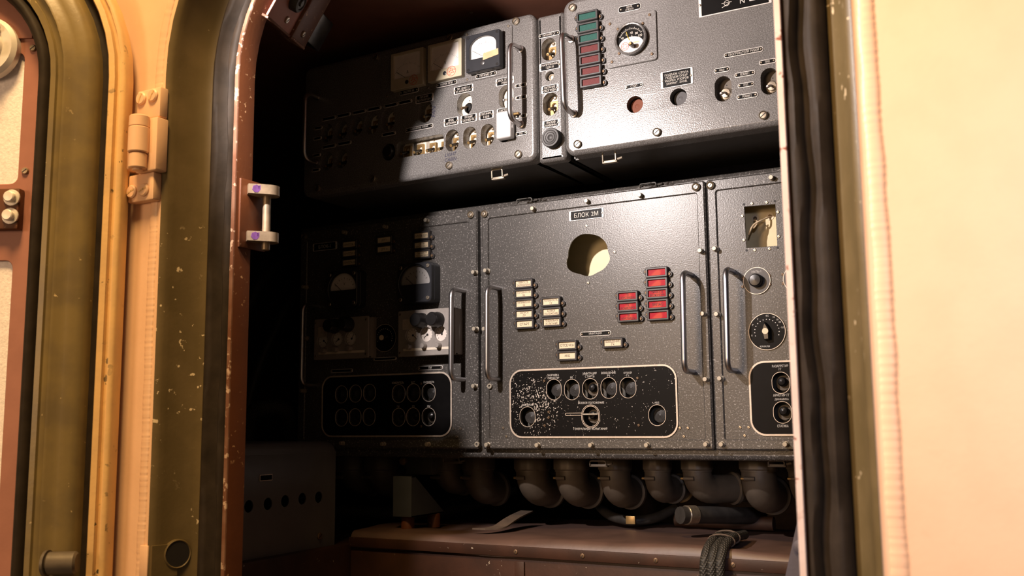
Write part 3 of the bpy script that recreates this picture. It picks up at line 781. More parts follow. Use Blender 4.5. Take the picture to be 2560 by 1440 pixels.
MB().plate(rrect(x0 + .006, z0, x1 + .05, z1, .018, 6), [rrect(x0 + .011, z0 + .006, x1 + .045, z1 - .006, .014, 6)], -.004, 0, 0, .001, .001).build('window_gasket', 'rubber', P3.root)
MB().plate(rrect(x0 + .009, z0 + .004, x1 + .047, z1 - .004, .014, 6), [], -.0012, -.0002).build('window_plate', 'plate_black', P3.root)
for px, py, tx in ((1892, 702, 'НУЛЬ I'), (1993, 696, 'НУЛЬ II')):
    x, z = P3.at(px, py, -.002); r = .0245
    o = bpy.data.objects.new('zero_knob', None); COL.objects.link(o); o.parent = P3.root; o.location = (x, 0, z); o.empty_display_size = .02
    MB().lathe((0, 0, 0), (0, -1, 0), [(r, 0), (r, .002), (r - .0004, .0024)], 36).build('disc', 'lamp_bezel', o)
    MB().plate(circ(0, 0, r, 36), [circ(0, 0, r - .001, 36)], -.0028, -.0022).build('rim_ring', 'frame_metal', o)
    MB().lathe((0, -.0024, 0), (0, -1, 0), [(.012, 0), (.012, .010), (.0095, .0135), (.0003, .0145)], 26).build('knob', 'black_bakelite', o)
    text(tx, -.009, .009, .0145, .0185, -.0027, 'ink_white', o)
for p in ((1857, 695), (1857, 717), (1924, 689), (1925, 711), (1957, 686), (1958, 709)): screw(P3, *p, 'small', 'screw_brown')
dial(P3, 1917.5, 829, 93, [('КАНАЛЫ', -100, .80, .0085), ('У', 124, .84, .0012), ('ВС', 86, .86, .0030), ('N', 62, .86, .0014), ('01', 46, .86, .0020), ('02', 34, .86, .0020), ('СД', 12, .86, .0028), ('0', 192, .84, .0012), ('Р', 152, .84, .0012)], 0, -5, [198 - 216 * i / 14 for i in range(15)])
chip_plate('plate_olive', 0, 0, .01, .01, 0.0)
CP3 = control_plate(P3, 1874, 2240, 897, 1090, [P3.hole(*h) for h in HO3], 'plate_black')
for h in HO3: ring(P3, *h, CP3); ball_switch(P3, h[0], h[1], CP3)
for t_, px, py, w, hh in (('РАЗАРРЕТИР\nГГ', 1951, 919, 40, 14), ('АРРЕТИР ГГ', 1954, 988, 41, 6.5), ('ДИНАМИКА', 1955, 998.5, 35, 6), ('СТАТИКА', 1958, 1065, 28, 6.5)): ptext(P3, CP3, t_, px, py, w, hh)
for p in ((1979, 930), (1985, 1056)): screw(P3, *p, 'small', 'screw_brown', CP3, -0.0018)
for p in ((1851, 1068), (1872, 1068), (1862, 1089)): screw(P3, *p)
handle(P3, (1833, 680), (1839, 927))
for p in ((1785, 621), (1790, 785), (1798, 946), (1802, 1111), (1927, 443), (1962, 1111)): bolt(P3, *p)
screw(P3, 1777, 464, 'corner', dy=-0.0035)
# ---- casing that carries the three blocks
xl, xr = X(735), 0.05
cas = thing('console_casing', ((xl + xr) / 2, YL, ZB), 'long grey hammer-finish casing holding the three lower control blocks', 'console')
PC = Panel(cas); ox = (xl + xr) / 2
HC = ZT - ZB; hw = (xr - xl) / 2
def cx(a): return a - ox
wins = []
for o in (B1, B2, B3):
    w = [c for c in o.children if c.name.startswith('cover_rim')][0].dimensions.x / 2 if False else None
for l, r in ((X(748), X(1196.5)), (X(1208), X(1778)), (X(1786, 1000), X(2320, 900))):
    wins.append(rrect(cx(l) + .009, zb_b - ZB + .007, cx(r) - .009, zt_b - ZB - .007, .003, 2))
MB().plate(rrect(-hw, 0, hw, HC, .010, 5), wins, 0.0105, 0.045, 0, .009, 0).build('front_frame', 'hammertone_dark', cas, ang=50, wn=True)
b = MB()
b.box(-hw, hw, .045, .33, 0, .004); b.box(-hw, hw, .045, .33, HC - .004, HC); b.box(-hw, -hw + .004, .045, .33, 0, HC); b.box(hw - .004, hw, .045, .33, 0, HC); b.box(-hw, hw, .33, .334, 0, HC)
b.build('body', 'cabinet_shell', cas)
def latch(P, px, py, w, h, dy, parent, mat='bolt_steel'):
    x0, x1, z0, z1 = P.rect(px, py, w, h, dy)
    b = MB()
    b.tube(fillet([(x0, dy, z0), (x0, dy - .001, z1), (x1, dy - .001, z1), (x1, dy, z0)], .004, 4), .0014, 8)
    b.box(x0 - .002, x1 + .002, dy + .001, dy + .010, z0 - .003, z0 + .002, 0, .0008)
    b.cyl((x1 + .003, dy + .002, z0 + .002), (x1 + .012, dy + .002, z0 + .004), .0022, 8)
    return b.build('latch', mat, parent)
latch(PC, 1311, 502, 38, 10, .006, cas, 'cabinet_shell'); latch(PC, 1620, 463, 40, 9, .006, cas, 'cabinet_shell')
for p in ((1495, 1158), (1941, 1158), (1128, 1150)): latch(PC, p[0], p[1], 40, 11, .03, cas, 'olive_cast')
# ------------------------------------------------------------------ upper cabinets
YU = 1.61
def cover(P, W, H, holes, name='front_cover', r=0.018, th=0.030, mat='hammertone_light'):
    MB().plate(rrect(-W, 0, W, H, r, 7), holes, 0.0, th, 0, .009, .0005).build(name, mat, P.root, ang=50, wn=True)
def shell(P, W, H, y0, y1, mat='cabinet_shell', name='housing'):
    b = MB()
    for bx in ((-W, -W + .003, y0, y1, 0, H), (W - .003, W, y0, y1, 0, H), (-W, W, y0, y1, 0, .003), (-W, W, y0, y1, H - .003, H), (-W, W, y1, y1 + .003, 0, H)): b.box(*bx)
    return b.build(name, mat, P.root)
# left box, turned a little towards the door
pr = atY(1339, 222, YU)
ang = math.radians(-2.0)
ux = Vector((math.cos(ang), math.sin(ang), 0))
tmp = thing('instrument_box', (pr.x, YU, 1.13), '', 'control panel', None, ang)
PT = Panel(tmp)
xl_ = PT.at(757, 330)[0]; zb_u = PT.at(1250, 414)[1] + 1.13; zt_u = PT.at(1250, 50)[1] + 1.13
Wl = -xl_ / 2; tmp.location = (pr.x - ux.x * Wl, YU - ux.y * Wl, zb_u)
tag(tmp, 'left upper grey instrument box with two cream meters and one black meter', 'control panel', 'upper instrument boxes')
PU = Panel(tmp); HU = zt_u - zb_u
SW = [(1063, 279), (1130, 351), (1174, 344), (1218, 337), (970, 299), (928, 308), (891, 316), (853, 325), (817, 333), (817, 403), (853, 397)]
SWH = [(x, y, 33 if x > 900 else 29, 54 if x > 900 else 46) for x, y in SW]
RT = [(1161, 261), (1265, 241)]
def slot_hole(P):
    x0 = P.at(992, 372)[0]; x1 = P.at(1109, 357)[0]; z0 = P.at(1050, 386)[1]; z1 = P.at(1050, 345)[1]
    return rrect(x0, z0, x1, z1, .009, 4)
cover(PU, Wl, HU, [PU.hole(*h) for h in SWH] + [PU.hole(x, y, 37, 56) for x, y in RT] + [slot_hole(PU), PU.hole(1261, 330, 36, 50), PU.hole(972, 380, 30, 42)])
shell(PU, Wl - .013, HU - .006, .030, .22)
# raised sub plate under the meters
q = [PU.at(955, 130), PU.at(1279, 62), PU.at(1282.5, 182), PU.at(957, 247)]
MB().plate(rrect(q[0][0], q[2][1], q[2][0], q[1][1], .004, 3), [], -.0022, 0, 0, .0006).build('meter_plate', 'hammertone_light', tmp)
def panel_meter(P, l, r, t, bt, sc, black=False, pr=.014):
    xm, ym = (l + r) / 2, (t + bt) / 2
    x0 = P.at(l, ym, -pr)[0]; x1 = P.at(r, ym, -pr)[0]; z1 = P.at(xm, t, -pr)[1]; z0 = P.at(xm, bt, -pr)[1]
    W, H = (x1 - x0) / 2, (z1 - z0) / 2
    o = bpy.data.objects.new('panel_meter', None); COL.objects.link(o); o.parent = P.root; o.location = ((x0 + x1) / 2, 0, (z0 + z1) / 2); o.empty_display_size = .02
    b = MB()
    if not black:
        win = rrect(-W * .82, -H * .42, W * .82, H * .86, .001, 2)
        b.plate(rrect(-W, -H, W, H, .0015, 2), [win], -pr, -.002, 0, .0008, .0006)
        b.build('case', 'meter_cream', o, label='cream plastic case')
        MB().box(-W * .83, W * .83, -pr + .0035, -pr + .0045, -H * .43, H * .87).build('dial', 'meter_face', o)
        yb = -pr + .0032
        MB().lathe((W * .02, -pr, -H * .70), (0, -1, 0), [(.0042, 0), (.0042, .0006), (.0036, .001)], 20).build('zero_screw', 'meter_black', o)
        # round red inspection stamp
        b = MB(); cx_, cz_ = W * .42, -H * .66
        b.plate(circ(cx_, cz_, .0105, 28), [circ(cx_, cz_, .0096, 28)], -pr - .0002, -pr - .0001)
        for k in range(9):
            a = k * 2.4; rr = .0022 + .00065 * k; d = .0016
            cxx, czz = cx_ + rr * math.cos(a), cz_ + rr * math.sin(a)
            b.plate(rrect(cxx - d, czz - d * .6, cxx + d, czz + d * .6, .0005, 2), [rrect(cxx - d * .4, czz - d * .2, cxx + d * .4, czz + d * .2, .0002, 1)], -pr - .0002, -pr - .0001)
        b.build('red_stamp', 'ink_red', o)
        cxn, czn, R = -W * .12, -H * .62, W * .98
    else:
        top = [(W * .78 * math.cos(a), H * .30 + H * .52 * math.sin(a)) for a in [PI * i / 14 for i in range(15)]]
        win = [(W * .78, -H * .32)] + top + [(-W * .78, -H * .32)]
        b.plate(rrect(-W, -H, W, H, .004, 4), [win], -pr - .004, -pr + .004, 0, .0012, .0008)
        b.plate(rrect(-W * .98, -H * .98, W * .98, H * .98, .004, 4), [], -pr + .004, -.002, 0)
        b.lathe((0, -pr - .004, -H * .62), (0, -1, 0), [(.0052, 0), (.0052, .0012), (.003, .002)], 20, 1)
        for sx in (-1, 1):
            for sz in (-1, 1): b.lathe((sx * W * .85, -pr - .004, sz * H * .86), (0, -1, 0), [(.003, 0), (.003, .0006), (.0016, -.001)], 14, 1)
        b.build('case', ['meter_black', 'lamp_bezel'], o, label='black plastic case')
        MB().box(-W * .80, W * .80, -pr + .0025, -pr + .0035, -H * .34, H * .84).build('dial', 'meter_face', o)
        yb = -pr + .0022
        MB().plate([(W * .02, -H * .50), (W * .93, -H * .36), (W * .92, -H * .04), (W * .05, -H * .14)], [], -pr - .0046, -pr - .0041).build('paper_label', 'paper_tan', o, label='torn tan paper label')
        cxn, czn, R = -W * .05, -H * .42, W * .95
    b = MB()
    for k in range(21):
        a = math.radians(150 - 110 * k / 20); d = Vector((math.cos(a), 0, math.sin(a))); e = Vector((-d.z, 0, d.x)) * .00022
        c = Vector((cxn * 0, yb, czn)); ln = .0040 if k % 4 == 0 else .0020
        b.add([c + d * R * .92 + e, c + d * R * .92 - e, c + d * (R * .92 + ln) - e, c + d * (R * .92 + ln) + e], [(0, 1, 2, 3)])
    b.build('scale_marks', 'ink_black', o)
    MB().cyl((cxn, yb - .0006, czn + H * .2), (-W * .70, yb - .0006, czn + H * .62), .00035, 6).build('needle', 'ink_black', o)
    text(sc, -W * .06, W * .06, -H * .20, -H * .02, yb, 'ink_black', o)
    return o
panel_meter(PU, 976.5, 1057.5, 126.5, 219, 'A'); panel_meter(PU, 1069, 1153.5, 103.5, 197.5, 'V'); panel_meter(PU, 1167, 1252, 82.5, 176, 'A', True, .016)
for px, py, w, h, t_ in ((1217, 188, 53, 11.5, 'ПИТАНИЕ СУ'), (1118, 210, 52, 12, 'НАПРЯЖ СЕТИ'), (1024, 229, 48, 12, 'ОБОГРЕВ ББ'), (1048, 320, 70, 11, 'ОСВЕЩЕНИЕ РУБКИ')): nameplate(PU, px, py, w, h, t_, .72, dy=-.0022 if py < 240 else 0.0)
for px, py, w, h, t_ in ((1159, 223, 49, 19, 'ПИТ. ЦЕПЕЙ 1÷7\nОТ АККУМ.АВТОМ.'), (1262, 203, 46, 19, 'МАСК. ОСВЕЩ.\nРУБКИ'), (1061, 246, 45, 20, 'ПИТАНИЕ\nВЕНТИЛЯТОРА'), (1128, 304, 37, 20, 'АВТОН.\nАВТОНОМИИ'), (1172, 296, 41, 20, 'ПИТАНИЕ\nОБОГРЕВА ББ'), (1216, 288, 37, 20, 'ПИТАНИЕ\nВ Ш10'), (1262, 279, 40, 20, 'СИСТЕМА\n10 Т')): nameplate(PU, px, py, w, h, t_, .78, side=.0034)
for px, py, t_ in ((1302, 213, 'ВКЛ.'), (1303, 243, 'ОТКЛ.'), (1303, 290, 'ВКЛ.'), (1303, 334, 'ОТКЛ.')): nameplate(PU, px, py, 30, 10, t_, .5)
for px, py in ((1012, 255), (977, 263), (935, 272), (897, 280), (858, 288), (822, 296), (971, 335), (822, 366), (860, 358)): nameplate(PU, px, py, 36, 9, None)
for px, py in ((795, 320), (793, 346), (791, 388), (789, 425)): nameplate(PU, px, py, 22, 8, None)
for x, y in SW: toggle(PU, x, y)
for x, y in ((1006, 372), (1038, 368), (1070, 364), (1100, 360)): toggle(PU, x, y)
round_toggle(PU, 1161, 261, 'black_bakelite', 'mount_white'); round_toggle(PU, 1265, 241, 'plate_metal', 'mount_white')
x, z = PU.at(972, 380); MB().lathe((x, .012, z), (0, -1, 0), [(.013, 0), (.013, .016), (.011, .019), (.0003, .0195)], 24).build('knob', 'black_bakelite', tmp)
# hinged bright guard over one switch
x0, x1, z0, z1 = PU.rect(1259, 312, 37, 68, -.016)
b = MB(); b.box(x0, x1, -.018, -.001, z0, z1, 0, .0035, 3); b.cyl((x0 - .004, -.006, z1 - .006), (x1 + .012, -.006, z1 - .006), .0025, 10, 1)
b.build('switch_guard', ['chrome_satin', 'brass'], tmp, label='bright metal switch guard') if 'chrome_satin' in MATS else None
for p in ((1291, 54), (1126, 95), (941, 143), (1297, 386), (1124, 414), (934, 447), (795, 471)): screw(PU, *p, 'big')
for p in ((1271, 65), (1272, 177), (1168, 199), (1167, 87), (1071, 219), (968, 240)): screw(PU, *p, 'small', dy=-.0022)
handle(PU, (1302, 124), (1303, 312), .042, .0050, .024, nut=True); handle(PU, (797, 244), (793, 407), .042, .0050, .024, nut=True)
# pen marks on the paint
x0, x1, z0, z1 = PU.rect(1084, 279, 9, 27); text('FAN', x0, x1, z0, z1, -.0003, 'ink_blue', tmp, 'handwriting', rot=math.radians(86), label='blue pen word FAN', shear=.2)
x0, x1, z0, z1 = PU.rect(1127, 392, 30, 21); text('LIGHT\nCABIN', x0, x1, z0, z1, -.0003, 'ink_blue', tmp, 'handwriting', label='blue pen words LIGHT CABIN', shear=.25)
latch(PU, 1243, 434, 26, 20, .02, tmp)
# strip with two switches, between the boxes
ps = atY(1374, 220, YU + .010)
x0s = atY(1343, 220, YU + .010).x; x1s = atY(1412, 220, YU + .010).x
zs0 = atY(1380, 403, YU + .010).z; zs1 = atY(1380, 33, YU + .010).z
st = thing('switch_panel', ((x0s + x1s) / 2, YU + .010, zs0), 'narrow grey switch strip between the two upper instrument boxes, with a black push button', 'control panel')
PS = Panel(st); Ws = (x1s - x0s) / 2
cover(PS, Ws, zs1 - zs0, [PS.hole(1372, 123, 36, 55), PS.hole(1376, 260, 37, 57), list(circ(*PS.at(1374, 190), .0092, 20))], 'front_plate', .006, .022)
shell(PS, Ws - .004, zs1 - zs0 - .004, .022, .20)
nameplate(PS, 1373, 86.5, 53, 11.5, 'ПИТАНИЕ СУ', .75)
for px, py, w, h, t_ in ((1375, 165, 54, 20, 'НАПРЯЖЕНИЕ\nГДЛ-10'), (1375, 222, 44, 20, 'ПИТАНИЕ\nОБОГРЕВА'), (1378, 309, 44, 19, 'ВЫЗОВ\nКАБИНЫ')): nameplate(PS, px, py, w, h, t_, .78)
toggle(PS, 1372, 123); toggle(PS, 1376, 260)
x, z = PS.at(1374, 190); MB().lathe((x, .016, z), (0, -1, 0), [(.007, 0), (.007, .006), (.0045, .009), (.0045, .005), (.002, .005)], 18, 0).build('socket', 'mount_white', st)
x, z = PS.at(1375, 343, -.014); MB().lathe((x, 0, z), (0, -1, 0), [(.0185, 0), (.0185, .012), (.0172, .014), (.0140, .0140), (.0136, .0134), (.0128, .0140), (.0098, .0136), (.0094, .0130), (.0086, .0136), (.0056, .0134), (.0052, .0128), (.0044, .0132), (.0003, .0136)], 36).build('push_button', 'rubber_button', st, label='black rubber push button')
# right box
x0r = atY(1409, 200, YU).x
zr0 = atY(1700, 348.5, YU).z; zr1 = atY(1432, -3, YU).z
x1r = atY(2260, 200, YU).x
rb = thing('instrument_box', ((x0r + x1r) / 2, YU, zr0), 'right upper grey instrument box with green and red lamps and a round gauge', 'control panel', 'upper instrument boxes')
PR = Panel(rb); Wr = (x1r - x0r) / 2
cover(PR, Wr, zr1 - zr0, [list(circ(*PR.at(1587, 261), .0152, 24)), list(circ(*PR.at(1696, 242), .0152, 24)), PR.hole(1808, 222, 42, 63), PR.hole(1924, 203, 44, 66)], r=.020, th=.034)
shell(PR, Wr - .003, zr1 - zr0 - .006, .034, .22)
for i, p in enumerate(((1467.5, 40), (1469.5, 67.5), (1471, 94), (1473, 121.5), (1474.5, 148.5), (1476, 176), (1477, 204))): lamp(PR, *p, 'green' if i < 3 else 'darkred')
# gauge on its own plate
x0 = PR.at(1516, 110)[0]; x1 = PR.at(1643, 90)[0]; z1 = PR.at(1580, 37)[1]; z0 = PR.at(1580, 162)[1]
MB().plate(rrect(x0, z0, x1, z1, .006, 4), [], -.003, 0, 0, .0008).build('gauge_plate', 'hammertone_light', rb)
for p in ((1525, 60), (1624, 37), (1630, 135), (1530, 155), (1545, 73), (1607, 59), (1609, 120), (1548, 134)): screw(PR, *p, 'small', 'screw_brown', dy=-.003)
gx, gz = PR.at(1577, 97, -.008)
go = bpy.data.objects.new('round_gauge', None); COL.objects.link(go); go.parent = rb; go.location = (gx, 0, gz); go.empty_display_size = .02
GR = .0305
MB().lathe((0, -.003, 0), (0, -1, 0), [(GR, 0), (GR, .008), (GR - .002, .0095), (GR - .0042, .0088), (GR - .0048, .0045)], 40, 0, True, False).build('bezel', 'hammertone_light', go)
fr = GR - .0046
def sector(a0, a1, r, n=20): return [(r * math.cos(math.radians(a0 + (a1 - a0) * i / n)), r * math.sin(math.radians(a0 + (a1 - a0) * i / n))) for i in range(n + 1)]
MB().lathe((0, -.0062, 0), (0, -1, 0), [(fr + .001, 0), (fr + .001, .0008)], 36).build('dial', 'plate_black', go)
lowp = sector(205, 335, fr) + [(fr * .905 * math.cos(math.radians(a)), -.0108 + .0150 * math.sin(math.radians(a))) for a in range(12, 170, 12)]
MB().plate(lowp, [], -.0074, -.0071).build('white_field', 'meter_face', go)
b = MB()
for k in range(25):
    a = math.radians(152 - 118 * k / 24); d = Vector((math.cos(a), 0, math.sin(a))); e = Vector((-d.z, 0, d.x)) * .00032; c = Vector((0, -.0074, -.004)); ln = .0042 if k % 4 == 0 else .0022
    b.add([c + d * .0222 + e, c + d * .0222 - e, c + d * (.0222 + ln) - e, c + d * (.0222 + ln) + e], [(0, 1, 2, 3)])
b.build('scale_marks', 'ink_white', go)
for t_, cxg, czg, w in (('40', -.0165, .0040, .0026), ('0', -.0085, .0098, .0013), ('40', .0012, .0112, .0026), ('80', .0110, .0088, .0026), ('120', .0178, .0036, .0038), ('A', .0020, .0052, .0012)): text(t_, cxg - w, cxg + w, czg - .0021, czg + .0021, -.0076, 'ink_white', go)
text('АМПЕР', .004, .016, -.0090, -.0064, -.0077, 'ink_yellow', go)
MB().cyl((-.003, -.0082, -.002), (-.0085, -.0082, .0145), .0006, 6).build('needle', 'ink_yellow', go)
b = MB(); b.plate(circ(-.0118, -.0120, .0075, 22), [circ(-.0118, -.0120, .0067, 22)], -.0077, -.0075)
for k in range(6): a = k * 1.05; b.plate(rrect(-.0118 + .004 * math.cos(a) - .0012, -.012 + .004 * math.sin(a) - .0008, -.0118 + .004 * math.cos(a) + .0012, -.012 + .004 * math.sin(a) + .0008, .0003, 1), [rrect(-.0118 + .004 * math.cos(a) - .0006, -.012 + .004 * math.sin(a) - .0003, -.0118 + .004 * math.cos(a) + .0006, -.012 + .004 * math.sin(a) + .0003, .0001, 1)], -.0077, -.0075)
b.build('red_stamp', 'ink_red', go)
b = MB(); b.cyl((.0045, -.007, -.0145), (.0045, -.021, -.0145), .0042, 16, 0); b.lathe((.0045, -.021, -.0145), (0, -1, 0), [(.0030, 0), (.0024, .003)], 14, 1); b.build('adjusting_pin', ['black_bakelite', 'brass'], go)
nameplate(PR, 1574, 20, 57, 17, 'АККУМ.\nАГРЕГАТА', .6)
nameplate(PR, 1585, 215, 46, 11.5, 'СТОП', .5); nameplate(PR, 1692, 195, 81, 42, 'ПОДЪЕМ СТОЛА\nПОДЪЕМ ОПОР\nУБОРКА УПОРОВ\nЗАКРЫТ. ЗАХВ.', .92, side=.004)
for px, py, w, h, t_, f in ((1859, 130.5, 99, 13, 'ОБОГРЕВАТЕЛИ РУБКИ', .82), (1804.5, 175, 40, 12.5, 'ЛЕВЫЙ', .62), (1862, 185, 52, 12.5, 'РЕЖИМ 1', .62), (1865, 212, 42, 12, 'ОТКЛ.', .5), (1868, 240, 53, 13, 'РЕЖИМ 2', .62), (1919, 154, 43, 12.5, 'ПРАВ.', .5)): nameplate(PR, px, py, w, h, t_, f)
# big plate running out of the frame
x0, z0 = PR.at(1748, 45); x1 = PR.at(1930, 5)[0]; H_ = .085
b = MB(); b.plate(rrect(x0, z0, x1, z0 + H_, .001, 2), [], -.0012, 0, 0, .0003); b.plate(rrect(x0 + .005, z0 + .0017, x1 - .005, z0 + H_ - .0017, .0004, 2), [], -.0015, -.0011, 1)
for dz in (.022, H_ - .02): b.lathe((x0 + .0026, -.0012, z0 + dz), (0, -1, 0), [(.0020, 0), (.0020, .0006), (.0012, .0012)], 12, 2)
np_ = b.build('name_plate', ['plate_metal', 'plate_black', 'screw_steel'], rb, label='large black serial number plate')
b = MB(); b.box(x0 + .089, x0 + .124, -.0019, -.0014, z0 + .0105, z0 + .0235); b.build('number_field', 'plate_metal', np_)
text('1 159', x0 + .091, x0 + .110, z0 + .0125, z0 + .0205, -.0021, 'ink_red', np_)
text('N', x0 + .073, x0 + .081, z0 + .0095, z0 + .0185, -.0018, 'ink_white', np_)
text('ПУЛЬТ', x0 + .062, x0 + .094, z0 + .0245, z0 + .0345, -.0018, 'ink_white', np_)
b = MB(); c_ = (x0 + .050, z0 + .0155); b.plate(circ(*c_, .0050, 24), [circ(*c_, .0042, 24)], -.0019, -.0015)
b.box(c_[0] - .009, c_[0] + .0085, -.0019, -.0015, c_[1] + .0006, c_[1] + .0013); b.add([(c_[0] - .009, -.0018, c_[1] - .0062), (c_[0] - .008, -.0018, c_[1] - .0068), (c_[0] + .0045, -.0018, c_[1] - .0012), (c_[0] + .004, -.0018, c_[1] - .0004)], [(0, 1, 2, 3)])
b.build('maker_mark', 'ink_white', np_)
for px, py, mt in ((1587, 261, 'red_button'), (1696, 242, 'grey_button')):
    x, z = PR.at(px, py); MB().lathe((x, .024, z), (0, -1, 0), [(.0135, 0), (.0135, .010), (.0125, .0112), (.004, .0112), (.0037, .0108), (.0003, .0112)], 26).build('push_button', mt, rb)
round_toggle(PR, 1808, 223, 'screw_steel', 'olive_cast'); round_toggle(PR, 1924, 205, 'screw_steel', 'olive_cast')
for p in ((1432, 20), (1445, 361), (1643, 331), (1909, 289)): screw(PR, *p, 'big')
handle(PR, (1428, 99), (1435, 285), .042, .0050, .024, nut=True)
latch(PR, 1523, 391, 32, 23, .02, rb)
# ------------------------------------------------------------------ doorway
XL, XR, ZD0, ZD1, RD = -1.0895, -0.2585, 0.02, 1.432, 0.24
def loop(x0, z0, x1, z1, r, step=0.05, arc=12):
    """(cx, cz, nx, nz) centres and outward normals along a rounded rectangle"""
    o = []
    cs = [(x1 - r, z1 - r, 0), (x0 + r, z1 - r, 90), (x0 + r, z0 + r, 180), (x1 - r, z0 + r, 270)]
    for k in range(4):
        cx_, cz_, a0 = cs[k]; nx_, nz_, na = cs[(k + 1) % 4]
        for i in range(arc + 1):
            a = math.radians(a0 + 90 * i / arc); o.append((cx_, cz_, math.cos(a), math.sin(a)))
        a = math.radians(a0 + 90); d = math.hypot(nx_ - cx_, nz_ - cz_); n = max(1, int(d / step))
        for i in range(1, n): o.append((cx_ + (nx_ - cx_) * i / n, cz_ + (nz_ - cz_) * i / n, math.cos(a), math.sin(a)))
    return o
def sweep(b, lp, r, prof, mi=0, jitter=0.0, closed=False):
    """prof: (offset outwards, y)"""
    n = len(lp); m = len(prof); vs = []
    for cx_, cz_, nx_, nz_ in lp:
        for off, y in prof:
            j = random.uniform(-jitter, jitter)
            vs.append((cx_ + nx_ * (r + off + j), y, cz_ + nz_ * (r + off + j)))
    fs = []
    for i in range(n):
        i2 = (i + 1) % n
        for k in range(m if closed else m - 1):
            k2 = (k + 1) % m
            fs.append((i * m + k, i2 * m + k, i2 * m + k2, i * m + k2))
    b.add(vs, fs, mi); return b
LP = loop(XL, ZD0, XR, ZD1, RD)
YW = 1.053
def cbase(o):   # origin at base
    return o
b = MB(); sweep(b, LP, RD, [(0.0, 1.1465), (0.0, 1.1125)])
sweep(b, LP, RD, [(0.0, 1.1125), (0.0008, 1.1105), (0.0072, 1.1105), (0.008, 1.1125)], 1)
sweep(b, LP, RD, [(0.008, 1.1125), (0.008, 1.135)], 0)
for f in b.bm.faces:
    if f.material_index == 1 and f.calc_center_median().x > XR - .02: f.material_index = 2  # front edge of the lip takes a paler colour on the right side
lip = struct(b.build('trim_1', ['brown_red_paint', 'brown_lip_edge', 'pale_lip_edge']))
lip['label'] = 'brown red steel lip around the doorway, paint chipped along its edge'
b = MB(); sweep(b, LP, RD, [(0.056, 1.135), (0.0585, 1.118), (0.062, 1.1155), (0.068, 1.108), (0.076, 1.093), (0.0815, 1.078), (0.0845, 1.068), (0.0865, 1.0600), (0.0895, 1.0545), (0.0945, 1.0515), (0.0945, 1.062)])
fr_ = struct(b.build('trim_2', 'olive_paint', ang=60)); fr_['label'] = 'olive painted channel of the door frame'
# rubber seal in the channel
sl = loop(XL, ZD0, XR, ZD1, RD, 0.02, 16)
b = MB()
n = len(sl)
vs = []; prof0 = [(0.0085, 1.132), (0.0085, 1.119), (0.0125, 1.1115), (0.0185, 1.1085), (0.0235, 1.1125), (0.0265, 1.1205), (0.0325, 1.1195), (0.0385, 1.1085), (0.0455, 1.1045), (0.0525, 1.1085), (0.0565, 1.1175), (0.0565, 1.132)]
m_ = len(prof0)
for i, (cx_, cz_, nx_, nz_) in enumerate(sl):
    zz = cz_ + nz_ * RD; w = 0.0022 * math.sin(zz * 21 + 1) + 0.0012 * math.sin(zz * 57) if abs(nx_) > .6 else 0
    pinch = 0.006 * math.exp(-((zz - 1.036) / .006) ** 2)
    for k, (off, y) in enumerate(prof0):
        kk = w if 3 <= k <= 7 else 0
        vs.append((cx_ + nx_ * (RD + off + kk), y + (pinch if 1 <= k <= 5 else 0), cz_ + nz_ * (RD + off + kk)))
b.add(vs, [(i * m_ + k, ((i + 1) % n) * m_ + k, ((i + 1) % n) * m_ + k + 1, i * m_ + k + 1) for i in range(n) for k in range(m_ - 1)])
tag(b.build('door_seal', 'rubber', ang=60), 'dark rubber seal lining the doorway inside the olive channel', 'seal')
# outer wall, weld bead
b = MB(); b.plate(rrect(-2.6, -0.35, 1.7, 2.3, .01, 2), [list(reversed([(c[0] + c[2] * (RD + .094), c[1] + c[3] * (RD + .094)) for c in LP]))], YW, YW + .006)
b.plate(rrect(-2.6, -0.35, 1.7, 2.3, .01, 2), [list(reversed([(c[0] + c[2] * (RD + .004), c[1] + c[3] * (RD + .004)) for c in LP]))], 1.135, 1.1465, 1)
wf = struct(b.build('wall_front', ['sand_paint', 'cabin_dark'])); wf['label'] = 'sand coloured outer steel wall around the doorway'
wl = loop(XL, ZD0, XR, ZD1, RD, 0.0014, 260)
b = MB(); vs = []; K = 9
ph = 0.0
for i, (cx_, cz_, nx_, nz_) in enumerate(wl):
    ph += random.uniform(.75, 1.15)
    rr = .0064 + .00014 * math.sin(ph) + .00022 * math.sin(i * .13) + random.uniform(-.0002, .0002)
    of = .110 + .0007 * math.sin(i * .02) + .0004 * math.sin(i * .09)
    for k in range(K):
        a = PI * k / (K - 1)
        vs.append((cx_ + nx_ * (RD + of + rr * 1.35 * math.cos(a)), YW + .0005 - rr * .45 * math.sin(a), cz_ + nz_ * (RD + of + rr * 1.35 * math.cos(a))))
n = len(wl)
b.add(vs, [(i * K + k, ((i + 1) % n) * K + k, ((i + 1) % n) * K + k + 1, i * K + k + 1) for i in range(n) for k in range(K - 1)])
wb = struct(b.build('trim_3', 'sand_paint', ang=80)); wb['label'] = 'rippled weld bead on the sand coloured wall around the doorway'
